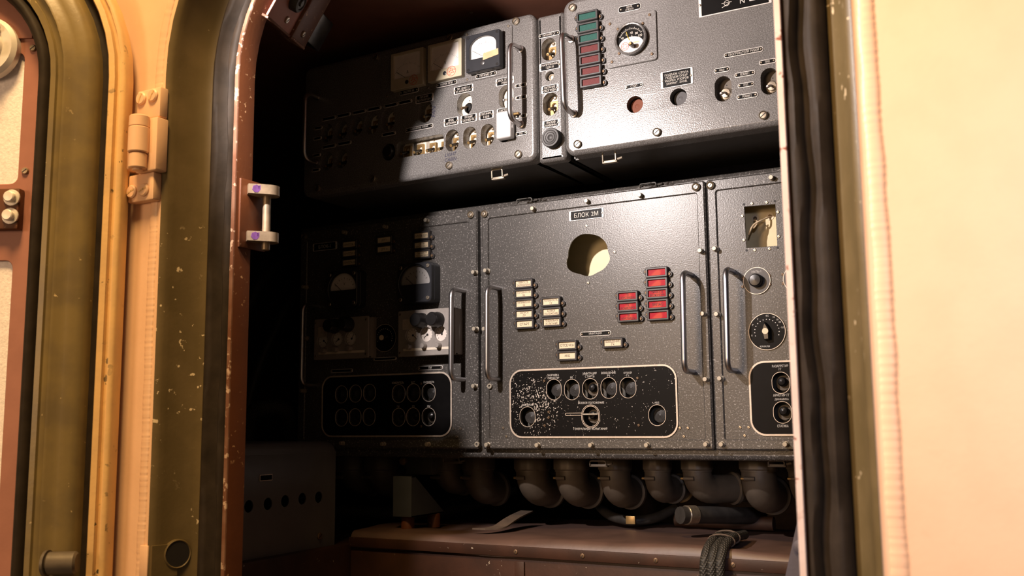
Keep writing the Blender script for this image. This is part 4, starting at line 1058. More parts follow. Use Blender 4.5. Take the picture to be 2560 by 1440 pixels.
# keeper hole with its plate low on the channel
p = atY(400, 1402, 1.068)
b = MB()
kl = atY(348, 1402, YW - .003).x; kr = XL - .0925
b.box(kl, kr, YW - .003, YW, p.z - .023, p.z + .023, 2, .001)
fa = Vector((XL - .0885, 1.052, p.z)); fb = Vector((XL - .0775, 1.0905, p.z)); fd = (fb - fa).normalized(); fn_ = Vector((fd.y, -fd.x, 0))
vs = [q + fn_ * n_ + Vector((0, 0, h)) for q in (fa, fb) for n_ in (-.001, .0045) for h in (-.023, .023)]
b.add(vs, [(0, 1, 3, 2), (4, 6, 7, 5), (2, 3, 7, 6), (0, 4, 5, 1), (1, 5, 7, 3), (0, 2, 6, 4)], 0)
h_ = fb + fn_ * .002 + Vector((0, 0, .008))
b.lathe(h_, fn_, [(.0215, -.004), (.0215, .0030), (.0200, .0040), (.0185, .0028), (.0185, -.003)], 26, 0, True, False)
b.lathe(h_ + fn_ * .0026, fn_, [(.0190, 0), (.0190, .0004)], 26, 1)
tag(b.build('latch_keeper', ['olive_paint', 'ink_black', 'sand_paint']), 'olive latch keeper with a dark round hole, low on the left door channel', 'latch keeper')
# ------------------------------------------------------------------ hinge on the left
YH = 1.034
hg = bpy.data.objects.new('door_hinge', None); COL.objects.link(hg); hg.location = (atY(340, 470, YH).x, YW, atY(340, 505, YH).z)
def wbx(b, l, r, t, bt, y0, y1, mi=0, bev=.003, tl=0.0):
    """box on the wall, edges given by pixels on its face"""
    xm, ym = (l + r) / 2, (t + bt) / 2
    x0 = atY(l, ym, y0).x; x1 = atY(r, ym, y0).x; z1 = atY(xm, t, y0).z; z0 = atY(xm, bt, y0).z
    o = hg.location; b.box(x0 - o.x, x1 - o.x, y0 - o.y, y1 - o.y, z0 - o.z, z1 - o.z, mi, bev); return x0, x1, z0, z1
b = MB(); wbx(b, 342, 400, 222, 297, 1.036, 1.0528); b.build('top_plate', 'sand_paint', hg)
b = MB(); wbx(b, 320, 383, 434, 503, 1.036, 1.0528); b.build('bottom_plate', 'sand_paint', hg)
b = MB(); wbx(b, 340, 391, 296, 428, 1.030, 1.0528); b.build('wall_leaf', 'sand_paint', hg)
b = MB(); wbx(b, 298, 322, 304, 426, 1.030, 1.0528); b.build('door_leaf', 'sand_paint', hg)
o = hg.location
for t, bt, r, cxp in ((287, 316, .0150, 340), (317, 380, .0155, 333), (381, 418, .0135, 338)):
    zt_ = atY(cxp, t, 1.012).z; zb2 = atY(cxp, bt, 1.012).z; xx = atY(336, 350, 1.012).x
    b = MB(); b.lathe((xx - o.x, 1.020 - o.y, zb2 - o.z), (0, 0, 1), [(r - .0015, 0), (r, .0015), (r, zt_ - zb2 - .0015), (r - .0015, zt_ - zb2)], 26)
    b.build('knuckle', 'sand_paint', hg)
xx = atY(336, 350, 1.012).x
b = MB(); b.cyl((xx - o.x, 1.020 - o.y, atY(336, 423, 1.012).z - o.z), (xx - o.x, 1.020 - o.y, atY(336, 300, 1.012).z - o.z), .008, 16); b.build('pin', 'sand_paint', hg)
for px, py in ((351, 246), (380, 238), (327, 479), (357, 474)):
    q = atY(px, py, 1.033); s = slot_screw('s', .0105, .005, 'x'); s.build('bolt', ['sand_paint', 'sand_paint', 'sand_edge_paint'], hg, (q.x - o.x, 1.0365 - o.y, q.z - o.z))
# ------------------------------------------------------------------ striker rod on the lip
sx = XL
sp = atY(632, 540, 1.13)
skz0 = atY(650, 590, 1.14).z; skz1 = atY(655, 472, 1.14).z
sk = thing('door_striker', (sx, 1.13, skz0 - .02), 'steel door striker with an upright rod between two lugs, on the left lip', 'striker')
o = sk.location
b = MB(); b.box(.0, .004, -.012, .045, .002, skz1 - skz0 + .036, 0, .001); b.build('base_plate', 'brown_red_paint', sk)
def lug(zc):
    b = MB(); t = .0075
    dirv = Vector((.62, .78, 0)).normalized(); nv = Vector((-dirv.y, dirv.x, 0))
    L = .050; w = .0165
    pts = [Vector((0, 0, 0)) - nv * w * .8, Vector((0, 0, 0)) + nv * w * .8]
    c = dirv * (L - w)
    arc = [c + (nv * math.cos(a) + dirv * math.sin(a)) * w for a in [PI * i / 12 for i in range(13)]]
    poly = [pts[0]] + arc[::-1] + [pts[1]]
    nn = len(poly)
    base = Vector((.002, .004, zc))
    b.add([base + p + Vector((0, 0, t)) for p in poly] + [base + p - Vector((0, 0, t)) for p in poly], [tuple(range(nn)), tuple(reversed(range(nn, 2 * nn)))] + [(i, (i + 1) % nn, (i + 1) % nn + nn, i + nn) for i in range(nn)])
    return b, base + c
b, c1 = lug(skz1 - skz0 + .02); b.build('lug', 'raw_metal', sk)
b, c0 = lug(.02); b.build('lug', 'raw_metal', sk)
b = MB(); b.cyl(c0 + Vector((-.004, 0, -.019)), c1 + Vector((-.004, 0, .004)), .0062, 18, 0, .001); b.build('rod', 'raw_metal', sk)
b = MB()
for zc in (.02, skz1 - skz0 + .02):
    d = Vector((.62, .78, 0)).normalized(); nv = Vector((d.y, -d.x, 0)); q = Vector((.002, .004, zc)) + d * .012 + nv * .0145
    b.lathe(q, nv, [(.0068, -.001), (.0064, .0005)], 7); b.lathe(q + d * .006 + Vector((0, 0, .002)), nv, [(.0045, -.001), (.004, .0005)], 6)
b.build('paint_mark', 'purple_paint', sk, label='purple paint daubs')
# ------------------------------------------------------------------ switch bracket in the upper corner
A0 = Vector((-1.057, 1.137, atY(653, 43, 1.137).z))
A1 = atY(757, 117, 1.30); 
e2 = Vector((.545, 0, .838)); nrm = Vector((.838, 0, -.545)); dv = (Vector((A1.x, 1.30, A1.z)) - A0); LB = dv.length; dv.normalize()
e2 = (e2 - dv * e2.dot(dv)).normalized(); nrm = e2.cross(dv).normalized()
if nrm.x < 0: nrm = -nrm
bk = thing('door_switch_bracket', A0, 'brown chipped steel bracket with a black plunger, in the upper left corner of the doorway', 'bracket')
Mb = Matrix((dv, e2, nrm)).transposed().to_4x4()    # local: x along depth, y up along the corner, z outwards to the viewer
def bb(name, mats, fn, label=None):
    b = MB(); fn(b); b.bm.transform(Mb); return b.build(name, mats, bk, label=label)
bb('base', ['brown_panel_paint', 'brown_lip_edge'], lambda b: (b.box(0, LB * .62, 0, .115, -.004, 0, 0, .001), b.box(0, LB * .62, -.004, 0.0, -.03, .002, 1, .0008)))
bb('side_plate', ['brown_red_paint', 'brown_lip_edge'], lambda b: (b.box(LB * .60, LB, 0, .100, -.004, .004, 0, .001), b.box(LB * .60, LB, -.004, 0, -.03, .005, 1, .0008), b.box(LB * .595, LB * .615, 0, .10, .0, .005, 1, .0006)))
bb('plunger', 'rubber_button', lambda b: b.lathe((LB * .33, .050, 0), (0, 0, 1), [(.018, 0), (.018, .010), (.016, .013), (.012, .014), (.011, .012), (.006, .012), (.005, .015), (.0003, .0155)], 24))
bb('collar', 'plate_metal', lambda b: b.lathe((LB * .16, .078, 0), (0, 0, 1), [(.013, 0), (.013, .006), (.008, .008), (.008, .003)], 20))
bb('connector', 'black_bakelite', lambda b: b.box(LB, LB + .07, .012, .070, -.030, .002, 0, .003))
for x, y in ((LB * .38, .016), (LB * .80, .016)): 
    s = slot_screw('s', .006, .003, 'x'); s.bm.transform(Matrix.Rotation(PI / 2, 4, 'X').inverted()); s.bm.transform(Matrix.Translation((x, y, .004 if x > LB * .6 else 0))); s.bm.transform(Mb); s.build('screw', ['screw_steel', 'screw_steel', 'ink_black'], bk)
# ------------------------------------------------------------------ the open door
PHI = math.radians(26)
H0 = atY(298, 700, 1.022)
dr = thing('cabin_door', (H0.x, 1.022, ZD0), 'open cabin door, olive rim and brown inner face, swung back on the left', 'door', None, PHI)
PD = Panel(dr)
hl = PD.I @ hg.location; hg.parent = dr; hg.location = hl; hg.rotation_euler = (0, 0, -PHI); hg['label'] = 'sand painted steel hinge'
def offx(px, dy): return -PD.at(px, 700, dy)[0]
DW, DH = .98, 1.505 - ZD0
RO = .30
DL = loop(-DW, -.02, 0, DH - .02, RO)
def dsweep(name, mat, prof, label=None, ang=60, jit=0):
    b = MB(); sweep(b, DL, RO, [(-o, y) for o, y in prof]); return b.build(name, mat, dr, label=label, ang=ang)
o1 = offx(246, -.012); o2 = offx(236, .0); o3 = offx(100, -.02); o4 = offx(64, -.02)
dsweep('outer_flange', 'sand_edge_paint', [(0, .02), (0, -.004), (o1 * .12, -.008), (o1 * .30, -.008), (o1 * .38, -.003), (o1 * .55, -.003), (o1 * .62, -.010), (o1 * .92, -.012), (o1, -.009), (o1, .02)], 'sand painted outer flange')
dsweep('gap_seal', 'rubber', [(o1, .018), (o1 + .006, .006), (o2 + .004, .004), (o2 + .012, .018)])
w = o3 - o2
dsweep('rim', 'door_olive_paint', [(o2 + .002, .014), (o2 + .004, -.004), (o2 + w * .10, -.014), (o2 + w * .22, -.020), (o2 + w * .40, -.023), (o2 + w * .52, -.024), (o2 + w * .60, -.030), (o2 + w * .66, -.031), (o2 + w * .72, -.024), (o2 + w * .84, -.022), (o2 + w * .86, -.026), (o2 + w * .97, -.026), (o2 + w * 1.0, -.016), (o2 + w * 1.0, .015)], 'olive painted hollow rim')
rs = (o4 - o3)
dsweep('rubber_bead', 'rubber', [(o3 + rs * (.5 - .5 * math.cos(a)), -.008 - .020 * math.sin(a)) for a in [PI * i / 9 for i in range(10)]])
ii = o4 + .004
b = MB(); b.plate([(c[0] + c[2] * (RO - o1), c[1] + c[3] * (RO - o1)) for c in DL], [], .018, .030); b.build('outer_skin', 'sand_paint', dr)
gx1 = PD.at(53, 350, .008)[0]; gz1 = PD.at(40, 165, .008)[1]; gz0 = PD.at(40, 620, .008)[1]
b = MB(); wz0 = .12; wx0 = -DW + .16
inner = [(c[0] + c[2] * (RO - ii), c[1] + c[3] * (RO - ii)) for c in DL]
wtop = gz1 + .02; 
b.plate(inner, [rrect(wx0, gz0 + .10, gx1, wtop, .012, 4), rrect(wx0, .10, gx1, gz0 - .02, .012, 4)], .004, .010, 0, .0, .001)
b.build('inner_panel', 'brown_panel_paint', dr, label='brown red inner face')
for zz0, zz1 in ((gz0 + .09, wtop + .01), (.09, gz0 - .01)):
    b = MB(); b.box(wx0 - .01, gx1 + .01, .011, .014, zz0, zz1); b.build('panel_fill', 'frost_pane', dr, label='pale sparkling panel filling')
zs_ = PD.at(60, 95, -.001)[1]
b = MB(); b.box(-DW + .15, PD.at(84, 60, 0)[0] - .001, -.0005, .004, zs_, zs_ + .12, 0, .001); b.build('cover_plate', 'brown_panel_paint', dr)
for px, py in ((78, 53), (78, 117), (58, 425)):
    x, z = PD.at(px, py, -.003); s = slot_screw('s', .0055, .004, 'x'); s.build('screw', ['raw_metal', 'raw_metal', 'ink_black'], dr, (x, -.0005 if py < 100 else .004, z))
# lock disc with its lever, cut by the frame edge
x, z = PD.at(-46, 112, -.02); dsc = MB(); dsc.lathe((x, .004, z), (0, -1, 0), [(.050, 0), (.050, .012), (.044, .018), (.030, .018), (.028, .024), (.0003, .025)], 36); dsc.build('lock_disc', 'plate_metal', dr, label='pale round lock disc')
b = MB(); b.tube([(x - .02, -.030, z - .012), (x + .026, -.032, z - .004)], .011, 14); b.lathe((x + .02, -.018, z + .028), (0, -1, 0), [(.007, 0), (.007, .005), (.003, .006)], 14); b.build('lock_lever', 'raw_metal', dr)
# bolted catch plate
x1_, z1_ = PD.at(49, 470, -.012); z0_ = PD.at(30, 572, -.012)[1]
b = MB(); b.box(x1_ - .10, x1_, -.012, .004, z0_, z1_, 0, .002); b.build('catch_plate', 'brown_red_paint', dr)
for px, py in ((22, 491), (18, 537)):
    x, z = PD.at(px, py, -.022); b = MB(); b.lathe((x, -.012, z), (0, -1, 0), [(.0125, 0), (.0125, .003), (.0085, .004), (.0085, .011), (.007, .0125), (.0003, .013)], 18); b.build('bolt', 'plate_metal', dr)
# locking pin low on the rim
xa, za = PD.at(118, 1408, -.035); xb = PD.at(190, 1408, -.035)[0]
b = MB(); b.cyl((xa, -.036, za), (xb, -.030, za), .0160, 22, 0, .003); b.lathe((xa + .002, -.036, za), (-1, 0, 0), [(.0185, 0), (.0185, .004), (.012, .006)], 22); b.build('locking_pin', 'olive_cast', dr, label='dark steel locking pin')
# ------------------------------------------------------------------ cabin interior shell
def sbox(name, x0, x1, y0, y1, z0, z1, mat):
    return struct(MB().box(x0, x1, y0, y1, z0, z1).build(name, mat))
ZC = 1.462
ce = sbox('ceiling', -1.95, 1.3, 1.1465, 2.5, ZC, ZC + .03, 'ceiling_paint')
sbox('floor', -1.95, 1.3, 1.1465, 2.5, -.03, 0, 'cabin_dark'); sbox('wall_back', -1.95, 1.3, 2.5, 2.53, -.03, ZC + .03, 'cabin_dark')
sbox('wall_left', -1.98, -1.95, 1.1465, 2.53, -.03, ZC + .03, 'cabin_dark'); sbox('wall_right', 1.3, 1.33, 1.1465, 2.53, -.03, ZC + .03, 'cabin_dark')
s0 = atZ(1170, 25, ZC)
b = MB(); b.box(s0.x - .0, s0.x + .9, 1.2, 2.45, ZC - .0022, ZC - .0002, 0, .0006)
sh = b.build('trim_4', 'ceiling_paint'); struct(sh); sh['label'] = 'lapped ceiling sheet'
b = MB()
for px, py in ((1178, 31), (1500, -60)):
    q = atZ(px, py, ZC - .002); b.lathe((q.x, q.y, ZC - .0022), (0, 0, -1), [(.004, 0), (.004, .001), (.0004, .0022)], 14)
struct(b.build('trim_5', 'raw_metal'))['label'] = 'ceiling screw heads'
# ------------------------------------------------------------------ bench under the console
ZBN = atY(1603, 1366, 1.675).z
bx0, bx1 = atY(876, 1340, 1.675).x, .5
bn = thing('bench', ((bx0 + bx1) / 2, 1.68, 0), 'long brown bench below the lower console, vinyl top and riveted brown edge strip', 'bench')
ob = bn.location
def bnx(x): return x - ob.x
b = MB()
NX, NY = 90, 14
vs = []
for i in range(NX + 1):
    x = bx0 + (bx1 - bx0) * i / NX
    for j in range(NY + 1):
        t = j / NY
        if t < .35:
            a = (t / .35) * PI / 2; y = 1.680 - .014 * math.sin(PI / 2 - a) + .014 - .014; zz = ZBN - .030 + .030 * math.sin(a); y = 1.692 - .020 * math.cos(a)
        else:
            y = 1.692 + (t - .35) / .65 * .38; zz = ZBN
        zz += .0028 * math.sin(x * 9.0 + t * 3) * (t > .2) + .0018 * math.sin(x * 23 + y * 31) + .0016 * math.sin(y * 40 + x * 5)
        vs.append((bnx(x), y - ob.y, zz))
b.add(vs, [(i * (NY + 1) + j, (i + 1) * (NY + 1) + j, (i + 1) * (NY + 1) + j + 1, i * (NY + 1) + j + 1) for i in range(NX) for j in range(NY)])
b.build('vinyl_top', 'vinyl', bn, ang=80)
zs1_ = atY(1600, 1384, 1.672).z; zs0_ = atY(1600, 1412, 1.672).z
MB().box(bnx(bx0), bnx(bx1), -.010, -.004, zs0_, zs1_, 0, .001).build('edge_strip', 'bench_paint', bn)
MB().box(bnx(bx0), bnx(bx1), -.004, .38, 0, ZBN - .026, 0, .002).build('front_board', 'bench_paint', bn)
for px, py in ((1290, 1385), (1457, 1401), (1640, 1408), (1833, 1416)):
    q = atY(px, py, 1.671); slot_screw('s', .0042, .0016, 'x').build('screw', ['screw_brown', 'screw_brown', 'ink_black'], bn, (bnx(q.x), -.010, (zs0_ + zs1_) / 2))
q = atY(1298, 1425, 1.672); MB().box(bnx(q.x) - .010, bnx(q.x) + .010, -.008, -.004, zs0_ - .07, zs0_ - .008, 0, .001).build('cleat', 'bench_paint', bn)
lb = thing('bench', ((-1.95 + bx0 - .002) / 2, 1.5, 0), 'short brown bench along the left cabin side, under the perforated grey box', 'bench')
MB().box(-(bx0 - .002 + 1.94) / 2, (bx0 - .002 + 1.94) / 2, -.33, .55, 0, atY(855, 1362, 1.66).z, 0, .006).build('top_board', 'bench_paint', lb)
# ------------------------------------------------------------------ perforated grey box
zb0 = atY(855, 1362, 1.66).z + .0
XB = atY(838, 1240, 1.655).x
hB = atY(838, 1103, 1.655).z - zb0
pb = thing('equipment_box', (XB - .12, 1.43, zb0), 'dark grey metal box with a row of five round holes, on the left bench', 'box')
hs = []
for px, py in ((622, 1268), (670, 1261), (713, 1252), (756, 1245), (797, 1242)):
    d = ray(px, py); t = XB / d.x; q = CAMP + d * t; hs.append((q.y, q.z))
zm = sum(h[1] for h in hs) / 5
b = MB(); L0, L1 = 1.19 - 1.43, 1.655 - 1.43
pts = [circ(h[0] - 1.43, .55 * h[1] + .45 * zm - zb0, .0115, 20) for h in hs]
b.plate(rrect(L0, 0, L1, hB - .02, .001, 1), pts, 0, .002)
b.bm.transform(Matrix.Rotation(PI / 2, 4, 'Z')); b.bm.transform(Matrix.Translation((.12, 0, 0)))
# rounded top edge running back
cr = [(.12 - .03 + .03 * math.cos(a), hB - .03 + .03 * math.sin(a)) for a in [PI / 2 * i / 8 for i in range(9)]] + [(-.12, hB)]
cr = [(.12, hB - .021)] + [c for c in cr if c[1] > hB - .021]
b.add([(x, L0, z) for x, z in cr] + [(x, L1, z) for x, z in cr], [(i, i + 1, i + 1 + len(cr), i + len(cr)) for i in range(len(cr) - 1)])
b.box(-.12, .118, L1 - .002, L1, 0, hB - .022); b.box(-.12, .095, L1 - .002, L1, hB - .03, hB - .002); b.box(-.12, .118, L0, L0 + .002, 0, hB - .022); b.box(-.12, .118, L0, L1, 0, .002); b.box(-.12, -.118, L0, L1, 0, hB)
b.build('case', 'grey_box_paint', pb)
def onbox(px, py):
    d = ray(px, py); t = XB / d.x; q = CAMP + d * t; return q.y - 1.43, q.z - zb0
y_, z_ = onbox(664, 1194); b = MB(); b.box(.1205, .1215, y_ - .017, y_ + .017, z_ - .006, z_ + .006); b.build('label_plate', 'frame_metal', pb, label='small framed label plate'); b = MB(); b.box(.1216, .1219, y_ - .0155, y_ + .0155, z_ - .0045, z_ + .0045); b.build('label_face', 'plate_black', pb)
y_, z_ = onbox(798, 1340); s = slot_screw('s', .007, .003, 'x'); s.bm.transform(Matrix.Rotation(PI / 2, 4, 'Z')); s.build('screw', ['screw_brown', 'screw_brown', 'ink_black'], pb, (.1205, y_, z_))
# ------------------------------------------------------------------ wedge-shaped cable cover on feet
yc = 1.722
fx0 = atY(983, 1250, yc).x; fx1 = atY(1029, 1250, yc).x; fz1 = atY(1005, 1191, yc).z; fz0 = atY(1005, 1292, yc).z
cc = thing('cable_cover', ((fx0 + fx1) / 2, yc, ZBN + .002), 'blue grey sheet metal wedge cover on brown feet, on the bench', 'cover')
oc = cc.location; w_ = (fx1 - fx0) / 2; a0 = fz0 - oc.z; a1 = fz1 - oc.z
dpt = .125
b = MB(); b.box(-w_, w_, -.001, .001, a0, a1, 0, .0006)
b.add([(w_, 0, a0), (w_, dpt, a0), (w_, .012, a1), (w_, 0, a1), (w_ - .002, 0, a0), (w_ - .002, dpt, a0), (w_ - .002, .012, a1), (w_ - .002, 0, a1)], [(0, 1, 2, 3), (7, 6, 5, 4), (1, 5, 6, 2), (2, 6, 7, 3), (0, 4, 5, 1)])
b.add([(-w_, 0, a0), (-w_, dpt, a0), (-w_, .012, a1), (-w_, 0, a1), (-w_ + .002, 0, a0), (-w_ + .002, dpt, a0), (-w_ + .002, .012, a1), (-w_ + .002, 0, a1)], [(0, 1, 2, 3), (7, 6, 5, 4), (1, 5, 6, 2), (2, 6, 7, 3)])
b.box(-w_, w_, 0, .012, a1 - .002, a1); b.box(-w_, w_, 0, dpt, a0, a0 + .002)
b.build('shell', 'blue_grey_paint', cc)
for x, y in ((0, .02), (w_ * .5, .10)): MB().lathe((x, y, 0), (0, 0, 1), [(.014, -.004), (.014, a0 * .9), (.012, a0)], 18).build('foot', 'brown_red_paint', cc)
# ------------------------------------------------------------------ elbows under the console
EL = [(880, 66, 1243, 0), (952, 70, 1252, 0), (1117, 60, 1240, 0), (1196, 70, 1267, 0), (1331, 78, 1272, 0), (1429, 78, 1274, 0), (1538, 76, 1276, 0), (1644, 66, 1262, 1), (1743, 74, 1263, 2), (1897, 92, 1290, 0), (2012, 88, 1280, 0)]
EN = ['first from the left, beside the perforated box', 'second from the left, in deep shadow', 'behind the wedge cover', 'just right of the wedge cover', 'fifth from the left', 'sixth from the left, under the middle block', 'seventh from the left', 'with a short ringed outlet', 'with a thick ringed sleeve', 'the widest one, under the right block', 'cut by the right door edge']
YE = 1.872
for (px, wp, yb_, kind), en in zip(EL, EN):
    c = atY(px, 1185, YE); r = (atY(px + wp / 2, 1200, YE).x - atY(px - wp / 2, 1200, YE).x) / 2 * .93
    zb2 = atY(px, yb_, YE - r * .8).z
    zn = atY(px, 1178, YE - r).z
    root = thing('cable_elbow', (c.x, YE, zb2), 'dark cast elbow under the console, ' + en, 'elbow connector', 'cast elbows under the lower console')
    L = lambda z: z - zb2
    ztop = ZB - .0008
    b = MB(); hN = ztop - zn
    ns = 40; prof = [(r * 1.02, 0), (r * 1.12, .003), (r * 1.12, hN - .004), (r * 1.04, hN)]
    vs = []; 
    for rr, t in prof:
        for k in range(ns):
            a = 2 * PI * k / ns; q = rr * (1.0 if k % 5 else .95); vs.append((q * math.cos(a), q * math.sin(a), L(zn) + t))
    b.add(vs, [(i * ns + k, i * ns + (k + 1) % ns, (i + 1) * ns + (k + 1) % ns, (i + 1) * ns + k) for i in range(3) for k in range(ns)] + [tuple(reversed(range(ns))), tuple(range(3 * ns, 4 * ns))])
    b.lathe((0, 0, L(zn) - .002), (0, 0, 1), [(r * 1.05, 0), (r * 1.05, .003)], 32)
    b.build('coupling_nut', 'olive_cast', root)
    ex = Vector((.15, 1, 0)).normalized() if kind < 2 else Vector((.62, .78, 0)).normalized()
    Rb = r * 1.15; zc = r   # bottom of bend
    top = L(zn)
    pth = [Vector((0, 0, top)), Vector((0, 0, zc + Rb))]
    for i in range(1, 9):
        a = PI / 2 * i / 8; pth.append(Vector((0, 0, zc + Rb)) + ex * (Rb - Rb * math.cos(a)) - Vector((0, 0, Rb * math.sin(a))))
    ext = .022 if kind == 0 else (.030 if kind == 1 else .05)
    pth.append(pth[-1] + ex * ext)
    b = MB(); b.tube(pth, r, 28)
    b.build('elbow_body', 'olive_cast', root, ang=60)
    b = MB(); e = pth[-1]; b.lathe(e - ex * .004, ex, [(r * 1.02, 0), (r * 1.16, .002), (r * 1.16, .009), (r * 1.05, .011)], 30); b.build('outlet_ring', 'olive_cast', root)
    if kind:
        b = MB(); b.lathe(e + ex * .006, ex, [(r * .98, 0), (r * .98, .030 * kind), (r * 1.12, .031 * kind), (r * 1.12, .036 * kind)], 30); b.build('sleeve', 'olive_cast', root)
        b = MB(); b.lathe(e + ex * (.004 + .028 * kind), ex, [(r * 1.13, 0), (r * 1.16, .001), (r * 1.13, .003)], 30, 0); b.build('brass_ring', 'brass', root)
    b = MB(); sxp = r * .30; b.cyl((-r * .35 - .008, -r * .97, top - .014), (-r * .35 + .012, -r * .99, top - .014), .0042, 12, 0); b.cyl((-r * .35 - .014, -r * .95, top - .014), (-r * .35 - .008, -r * .97, top - .014), .0025, 10, 1)
    b.build('clamp_screw', ['olive_cast', 'brass'], root)
# dark terminal box with a brass terminal, left of the elbows
q = atY(1034, 1188, 1.80); q1 = atY(1000, 1140, 1.80); q2 = atY(1068, 1140, 1.80)
tb = thing('terminal_box', (q.x, 1.80, q.z), 'small black terminal box with a brass nut, under the console behind the wedge cover', 'box')
MB().box(q1.x - q.x, q2.x - q.x, .02, .09, 0, ZB - .001 - q.z, 0, .003).build('case', 'cabinet_shell', tb)
qb = atY(1003, 1153, 1.81); b = MB(); b.lathe((qb.x - q.x, .02, qb.z - q.z), (0, -1, 0), [(.009, 0), (.009, .006), (.005, .007), (.005, .012), (.0003, .0125)], 6); b.build('nut', 'brass', tb)
# ------------------------------------------------------------------ cables, hoses, straps
def cable(name, pts, r, mat, label, cat, group=None, rad=.08):
    v = fillet([Vector(p) for p in pts], rad, 8); base = min(v, key=lambda p: p.z)
    b = MB(); b.tube([p - base for p in v], r, 14); o = b.build(name, mat, None, base, ang=70); return tag(o, label, cat, group)
def pY(px, py, Y): return atY(px, py, Y)
zr = ZBN
def onb(px, Y, r): q = atY(px, 1290, Y); return Vector((q.x, Y, zr + r + .004))
cable('braided_cable', [onb(835, 1.862, .013), onb(985, 1.866, .013), onb(1075, 1.88, .013), atY(1180, 1268, 2.01), atY(1290, 1222, 2.07)], .013, 'braid', 'front braided cable lying on the bench, running behind the wedge cover', 'cable', 'braided cables on the bench')
cable('braided_cable', [onb(835, 1.90, .012), onb(985, 1.92, .012), atY(1110, 1262, 2.02), atY(1200, 1232, 2.08), atY(1250, 1215, 2.14)], .012, 'braid', 'rear braided cable lying on the bench behind the wedge cover', 'cable', 'braided cables on the bench')
cable('hose', [atY(1700, 1288, 1.80), atY(1775, 1287, 1.86), atY(1850, 1290, 1.93), atY(1900, 1288, 2.02)], .016, 'cable_black', 'black braided hose end pointing left, under the ringed-sleeve elbow', 'hose')
q = atY(1725, 1284, 1.81)
b = MB(); d_ = (atY(1775, 1287, 1.86) - atY(1700, 1288, 1.80)).normalized(); b.lathe(-d_ * .011, d_, [(.0172, 0), (.0180, .001), (.0180, .021), (.0172, .022)], 24); b.build('hose_clamp', 'screw_steel', None, atY(1700, 1288, 1.80) * .66 + atY(1775, 1287, 1.86) * .34); 
tag(bpy.data.objects['hose_clamp'], 'grey wrapped clamp near the end of the black hose', 'clamp')
cable('hose', [atY(1490, 1255, 2.0), atY(1520, 1290, 1.96), atY(1580, 1304, 1.93), atY(1640, 1296, 1.96), atY(1690, 1270, 2.0)], .010, 'cable_black', 'thin sagging black hose behind the seventh elbow', 'hose')
q = atY(1577, 1300, 1.905); b = MB(); b.box(-.010, .010, -.003, .003, -.008, .008, 0, .001); tag(b.build('pipe_clip', 'brass', None, q), 'small brass clip on the thin sagging hose', 'clip')
cable('pipe', [Vector((atY(1690, 1312, 1.99).x, 1.99, zr + .016)), Vector((atY(1935, 1310, 1.99).x, 1.99, zr + .016))], .014, 'cabin_dark', 'dark pipe lying along the back of the bench on the right', 'pipe')
# tied cable bundle over the bench edge
def strand(dx, dyy):
    p0 = atY(1842, 1330, 1.80); p1 = atY(1800, 1346, 1.70); p2 = atY(1779, 1366, 1.655); p3 = atY(1777, 1470, 1.645)
    z0 = zr + .014
    return [Vector((p0.x + dx, 1.80 + dyy * .3, z0 + dyy * .5)), Vector((p1.x + dx, 1.715, z0 + .004 + dyy * .5)), Vector((p2.x + dx, 1.652 + dyy * .6, zr - .004)), Vector((p3.x + dx, 1.650 + dyy * .6, zr - .16))]
cbn = thing('cable_bundle', (atY(1778, 1440, 1.65).x, 1.65, zr - .16), 'bundle of dark braided cables tied with cord, hanging over the bench edge', 'cables')
for dx, dyy in ((-.013, 0), (.001, -.005), (.014, 0)):
    v = fillet(strand(dx, dyy), .05, 8); b = MB(); b.tube([p - cbn.location for p in v], .0082, 12); b.build('cable', 'braid', cbn, ang=70)
for t_ in (.30, .12):
    v = fillet(strand(0, 0), .05, 8); k = int(len(v) * t_); p = v[k] - cbn.location; d = (v[k + 1] - v[k]).normalized()
    b = MB(); s_ = d.cross(Vector((0, 0, 1))).normalized(); u_ = s_.cross(d)
    ringp = [p + s_ * (.0235 * math.cos(a)) + u_ * (.0120 * math.sin(a) - .002) for a in [2 * PI * i / 20 for i in range(21)]]
    b.tube(ringp, .0016, 8); b.build('tie_cord', 'strap_canvas', cbn)
# canvas strap
q0 = atY(1295, 1284, 1.86); q1 = Vector((atY(1245, 1318, 1.77).x, 1.77, zr + .006))
b = MB(); stn = Vector((.030, 0, 0)); pts = [Vector((q0.x, 1.90, q0.z)), (q0 + q1) / 2 + Vector((0, .02, .004)), q1, Vector((q1.x - .03, 1.745, zr + .006))]
v = fillet(pts, .03, 5); vs = []
for p in v: vs += [p - q1 - stn * .5, p - q1 + stn * .5, p - q1 + stn * .5 + Vector((0, 0, .003)), p - q1 - stn * .5 + Vector((0, 0, .003))]
b.add(vs, [(i * 4 + k, i * 4 + (k + 1) % 4, i * 4 + 4 + (k + 1) % 4, i * 4 + 4 + k) for i in range(len(v) - 1) for k in range(4)] + [(0, 1, 2, 3), tuple((len(v) - 1) * 4 + k for k in (3, 2, 1, 0))])
tag(b.build('canvas_strap', 'strap_canvas', None, q1), 'brown canvas strap drooping onto the bench below the fifth elbow', 'strap')
